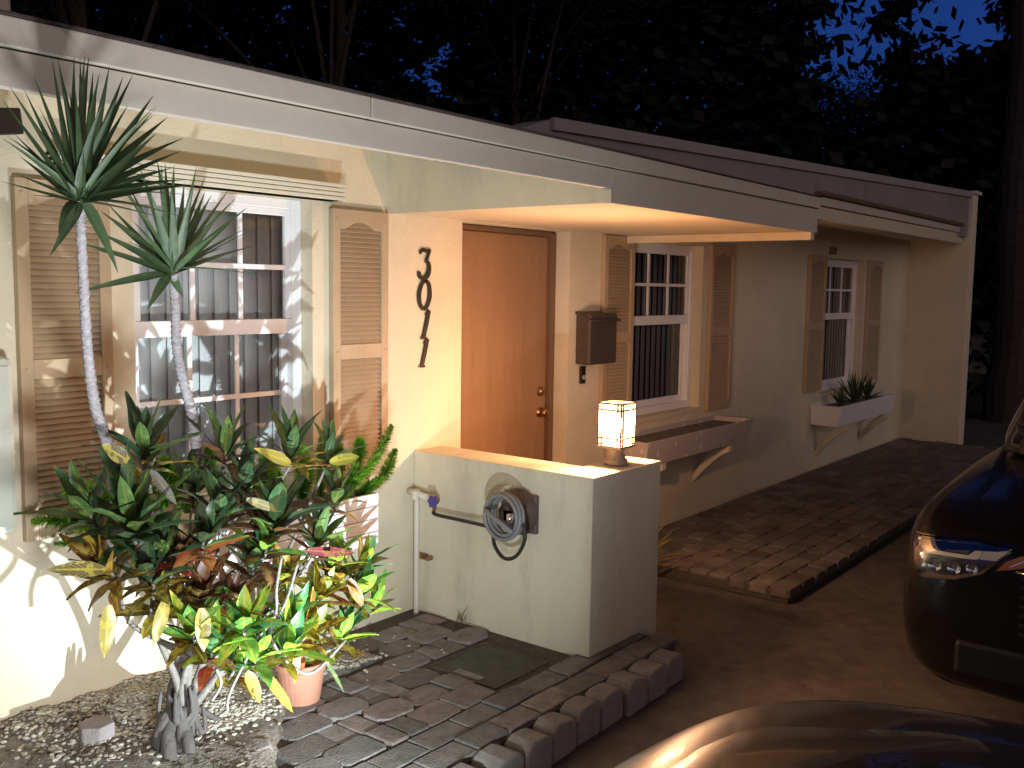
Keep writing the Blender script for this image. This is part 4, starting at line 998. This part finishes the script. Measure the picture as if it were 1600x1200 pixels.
for sd in (-1,1): MB().hexa([(.05,sd*.80,.30),(.02,sd*.70,.30),(.04,sd*.72,.30),(.07,sd*.82,.30),(.045,sd*.785,.44),(.025,sd*.75,.46),(.05,sd*.755,.46),(.065,sd*.79,.44)]).obj('bumper_fin',RIM,C1)
# near car: we look over its nose, its headlamp lights the house
M2=Matrix(((0,1,0,1.24),(-1,0,0,.97),(0,0,1,-.115),(0,0,0,1)))
C2=car('near_car','dark grey car whose glossy bonnet fills the bottom right corner',M2,PHOOD,roofz=1.45,nose=.85,hood=(.915,.955,1.01),halfw=.93,L_=4.5)
for w_ in (.52,-.52): MB().box((-.012,w_-.14,.64),(.06,w_+.14,.75)).obj('headlight',HLIN,C2,bevel=.015)
# low floodlight standing on the drive edge just outside the picture; an added unseen plate cuts its beam on the right
HX=Vector((1.93,1.68,.15))
FL2=thing('floodlight','low black floodlight standing on the driveway edge, aimed at the shrub and the wall','floodlight')
aim=(Vector((1.9,3.4,.95))-HX).normalized(); bk=HX-aim*.05
MB().tube([bk-aim*.05,bk,bk+aim*.035],[.035,.05,.052],16).obj('housing',BLACKM,FL2,smooth=True)
MB().tube([(HX.x,bk.y-.02,-.13),(HX.x,bk.y-.02,HX.z-.03)],.008,8).obj('stake',BLACKM,FL2)
MB().lathe([(0,0),(.06,0),(.06,.012),(0,.014)],(HX.x,bk.y-.02,-.13),16).obj('foot',BLACKM,FL2)
A_=Vector((3.55-HX.x,2.31-HX.y,.15)).normalized(); B_=Vector((3.42-HX.x,2.13-HX.y,2.09-HX.z)).normalized(); A0=Vector((3.55-HX.x,2.31-HX.y,-.35)).normalized()
nn=A_.cross(B_).normalized()
if nn.dot(Vector((1,-1,0)))<0: nn=-nn
R1=.10; q0=HX+A0*R1; q1=HX+B_*R1*1.15
off=nn*.11
MB().hexa([q0,q0+off,q0+off*1.0+A_*.003,q0+A_*.003,q1,q1+off,q1+off+A_*.003,q1+A_*.003]).obj('beam_cut_plate',BLACKM,FL2)  # plate added only to end the beam at the low wall corner
def spot(name,loc,target,e,size,blend,col=(.80,.94,1.0),r=.006):
    ld=bpy.data.lights.new(name,'SPOT'); ld.energy=e; ld.color=col; ld.spot_size=R_(size); ld.spot_blend=blend; ld.shadow_soft_size=r
    o=bpy.data.objects.new(name,ld); COL.objects.link(o); o.location=loc
    o.rotation_euler=(Vector(target)-Vector(loc)).to_track_quat('-Z','Y').to_euler(); return o
spot('flood_beam',HX,(2.15,2.9,.60),HEAD_W,80,1.0)
spot('flood_spill',HX,(2.0,3.4,1.3),SPILL_W,165,.6)
spot('car_headlamp',(.93,1.02,.62),(1.75,3.4,1.55),CAR_W,112,1.0,col=(.90,.95,1.0),r=.11)

# ================================================================== BACKGROUND
random.seed(5)
def tree(x,y,h,r,label,nleaf=7000,trunk_r=.16,base=.35,lf=.085,name='broadleaf_tree',cat='tree'):
    T=thing(name,label,cat,'trees behind the house')
    tr=MB(); P=spline([(x,y,-.14),(x+U(-.2,.2),y,h*.3),(x+U(-.4,.4),y+U(-.3,.3),h*.6),(x,y,h*.85)],5); N=len(P)
    tr.tube(P,[trunk_r*(1-.8*i/N) for i in range(N)],8)
    cl=[]
    for i in range(16):
        a=U(0,6.28); e=U(-.25,1); p0=P[int(N*U(.35,.9))]
        rr=r*U(.5,1); c=V(x+math.cos(a)*rr*.8,y+math.sin(a)*rr*.8,h*base+(h*(1-base))*(.5+.42*e))
        tr.tube(spline([p0,(p0+c)/2+V(0,0,.3),c],4),[.05,.045,.04,.035,.03,.025,.02,.015,.01],5); cl.append((c,r*U(.35,.6)))
    tr.obj('trunk',DBARK,T)
    f=MB()
    for i in range(int(nleaf*2.6)):
        c,cr_=random.choice(cl); v=rvec()*cr_*(random.random()**.45); p=c+V(v.x,v.y,v.z*.8)
        d_=rvec(); s_=d_.orthogonal().normalized(); L=lf*U(.6,1.4); k=U(.5,1.4)
        e1=d_*L*.5; e2=s_*L*.3
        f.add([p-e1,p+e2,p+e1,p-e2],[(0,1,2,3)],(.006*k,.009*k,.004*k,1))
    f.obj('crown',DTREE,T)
tl=['dark broadleaf tree rising above the left end of the roof','dense black tree crown above the middle of the eave','wide dark tree over the porch roof','tall black tree behind the grey parapet','loose-crowned dark tree with sky showing through its branches','low dark tree beyond the far end of the house','dense dark tree right of the sky patch','dark tree crown high above the left roofline','dark tree filling the gap beyond the end wall']
tree(3.2,12,8.5,2.9,tl[0],9000); tree(7.0,12.5,9.5,3.2,tl[1],11000); tree(11.5,13,10,3.6,tl[2],12000); tree(15.5,12.0,9.6,3.2,tl[3],10000)
tree(20.5,12.5,9.5,3.4,tl[4],4200); tree(22.5,9.5,6.6,2.6,tl[5],9000); tree(26,7.5,7.2,2.6,tl[6],8000); tree(.5,14,9.2,3.0,tl[7],8000); tree(24,4.5,5.5,2.4,tl[8],8000,base=.1)
# dense hedge masses farther off (read as one mass)
hm=MB(); cnt=0
def gap(az,el):
    """openings of the foliage mass where the dusk sky shows (bearing and height in degrees)"""
    g_=0
    for (a,e,ra,re,k) in ((14.3,14.8,2.6,3.2,.997),(19.5,12.5,2.2,4.6,.93),(43.0,12.4,.9,1.3,.9),(50.5,17.5,1.3,1.0,.96),(65,21,4,1.6,.96)):
        d2=((az-a)/ra)**2+((el-e)/re)**2
        if d2<1: g_=max(g_,k*(1-d2**2*.35))
    return g_
while cnt<240000:
    az=U(-25,80); dist=U(19,27); z=U(-.2,1.65+dist*.46); el=math.degrees(math.atan2(z-1.65,dist))
    if random.random()<gap(az+.6*math.sin(el*3),el+.4*math.sin(az*4)): continue
    cnt+=1
    p=V(math.cos(R_(az))*dist,math.sin(R_(az))*dist,z)
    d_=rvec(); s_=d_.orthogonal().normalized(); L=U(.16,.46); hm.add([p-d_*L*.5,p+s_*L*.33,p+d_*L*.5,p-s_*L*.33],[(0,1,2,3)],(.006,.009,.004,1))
for i in range(42000):
    az=U(-12,90); dist=U(20,27); el=U(19,44); z=1.65+dist*math.tan(R_(el))
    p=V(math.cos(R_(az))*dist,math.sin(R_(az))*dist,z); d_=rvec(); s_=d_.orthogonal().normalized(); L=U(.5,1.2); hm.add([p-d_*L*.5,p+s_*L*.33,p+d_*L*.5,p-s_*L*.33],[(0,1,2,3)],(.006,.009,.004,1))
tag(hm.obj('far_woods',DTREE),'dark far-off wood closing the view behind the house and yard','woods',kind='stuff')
# palm trunk at right edge
PTR=thing('palm_tree','thick palm trunk standing dark at the right edge beyond the house','palm tree')
p0=V(15.2,2.85,-.14)
m=MB(); P=[p0+V(0.03*math.sin(i*.7),0.02*math.cos(i),i*.5) for i in range(26)]
m.tube(P,[.30*(1.08 if i%2 else .98)*(1.15 if i<2 else 1) for i in range(26)],16); m.obj('trunk',PBARK,PTR)
m=MB()
for i in range(22):
    a=i*2.4; L=U(2,2.8); pts=[P[-1],P[-1]+V(math.cos(a)*L*.5,math.sin(a)*L*.5,U(.2,1)),P[-1]+V(math.cos(a)*L,math.sin(a)*L,U(-.8,.2))]
    Q=spline(pts,10)
    m.tube(Q,.02,4,(.03,.035,.02,1))
    for q_ in range(2,len(Q)-1):
        for sd in (-1,1):
            d_=(Q[q_+1]-Q[q_]).normalized(); s_=d_.cross(V(0,0,1)).normalized()*sd
            m.leaf(Q[q_],(s_+d_*.5+V(0,0,-.3)),V(0,0,1),.55,.04,curl=.5,col=(.025,.035,.015,1),ns=3,shape='blade')
m.obj('crown',DTREE,PTR)
# pale garden wall beyond
m=MB(); m.box((19,-4,-.14),(19.15,7,.95)); tag(m.obj('garden_wall',mat('garden wall block',(.22,.2,.18),.9,var=.2,bump=.4)),'low masonry garden wall across the far end of the yard','garden wall')
NS=thing('neighbour_house','dim neighbouring house with pale eaves beyond the yard','house')
MB().box((27,-6,-.14),(33,5.5,2.4)).obj('wall',mat('neighbour wall',(.10,.09,.08),.9,var=.2),NS)
MB().box((26.6,-6.4,2.4),(33.4,5.9,2.62)).obj('fascia',mat('neighbour fascia',(.5,.48,.45),.7),NS)
MB().hexa([(26.5,-6.5,2.62),(33.5,-6.5,2.62),(33.5,6,2.62),(26.5,6,2.62),(29,-6.2,3.8),(31,-6.2,3.8),(31,5.7,3.8),(29,5.7,3.8)]).obj('roof',ROOF,NS)
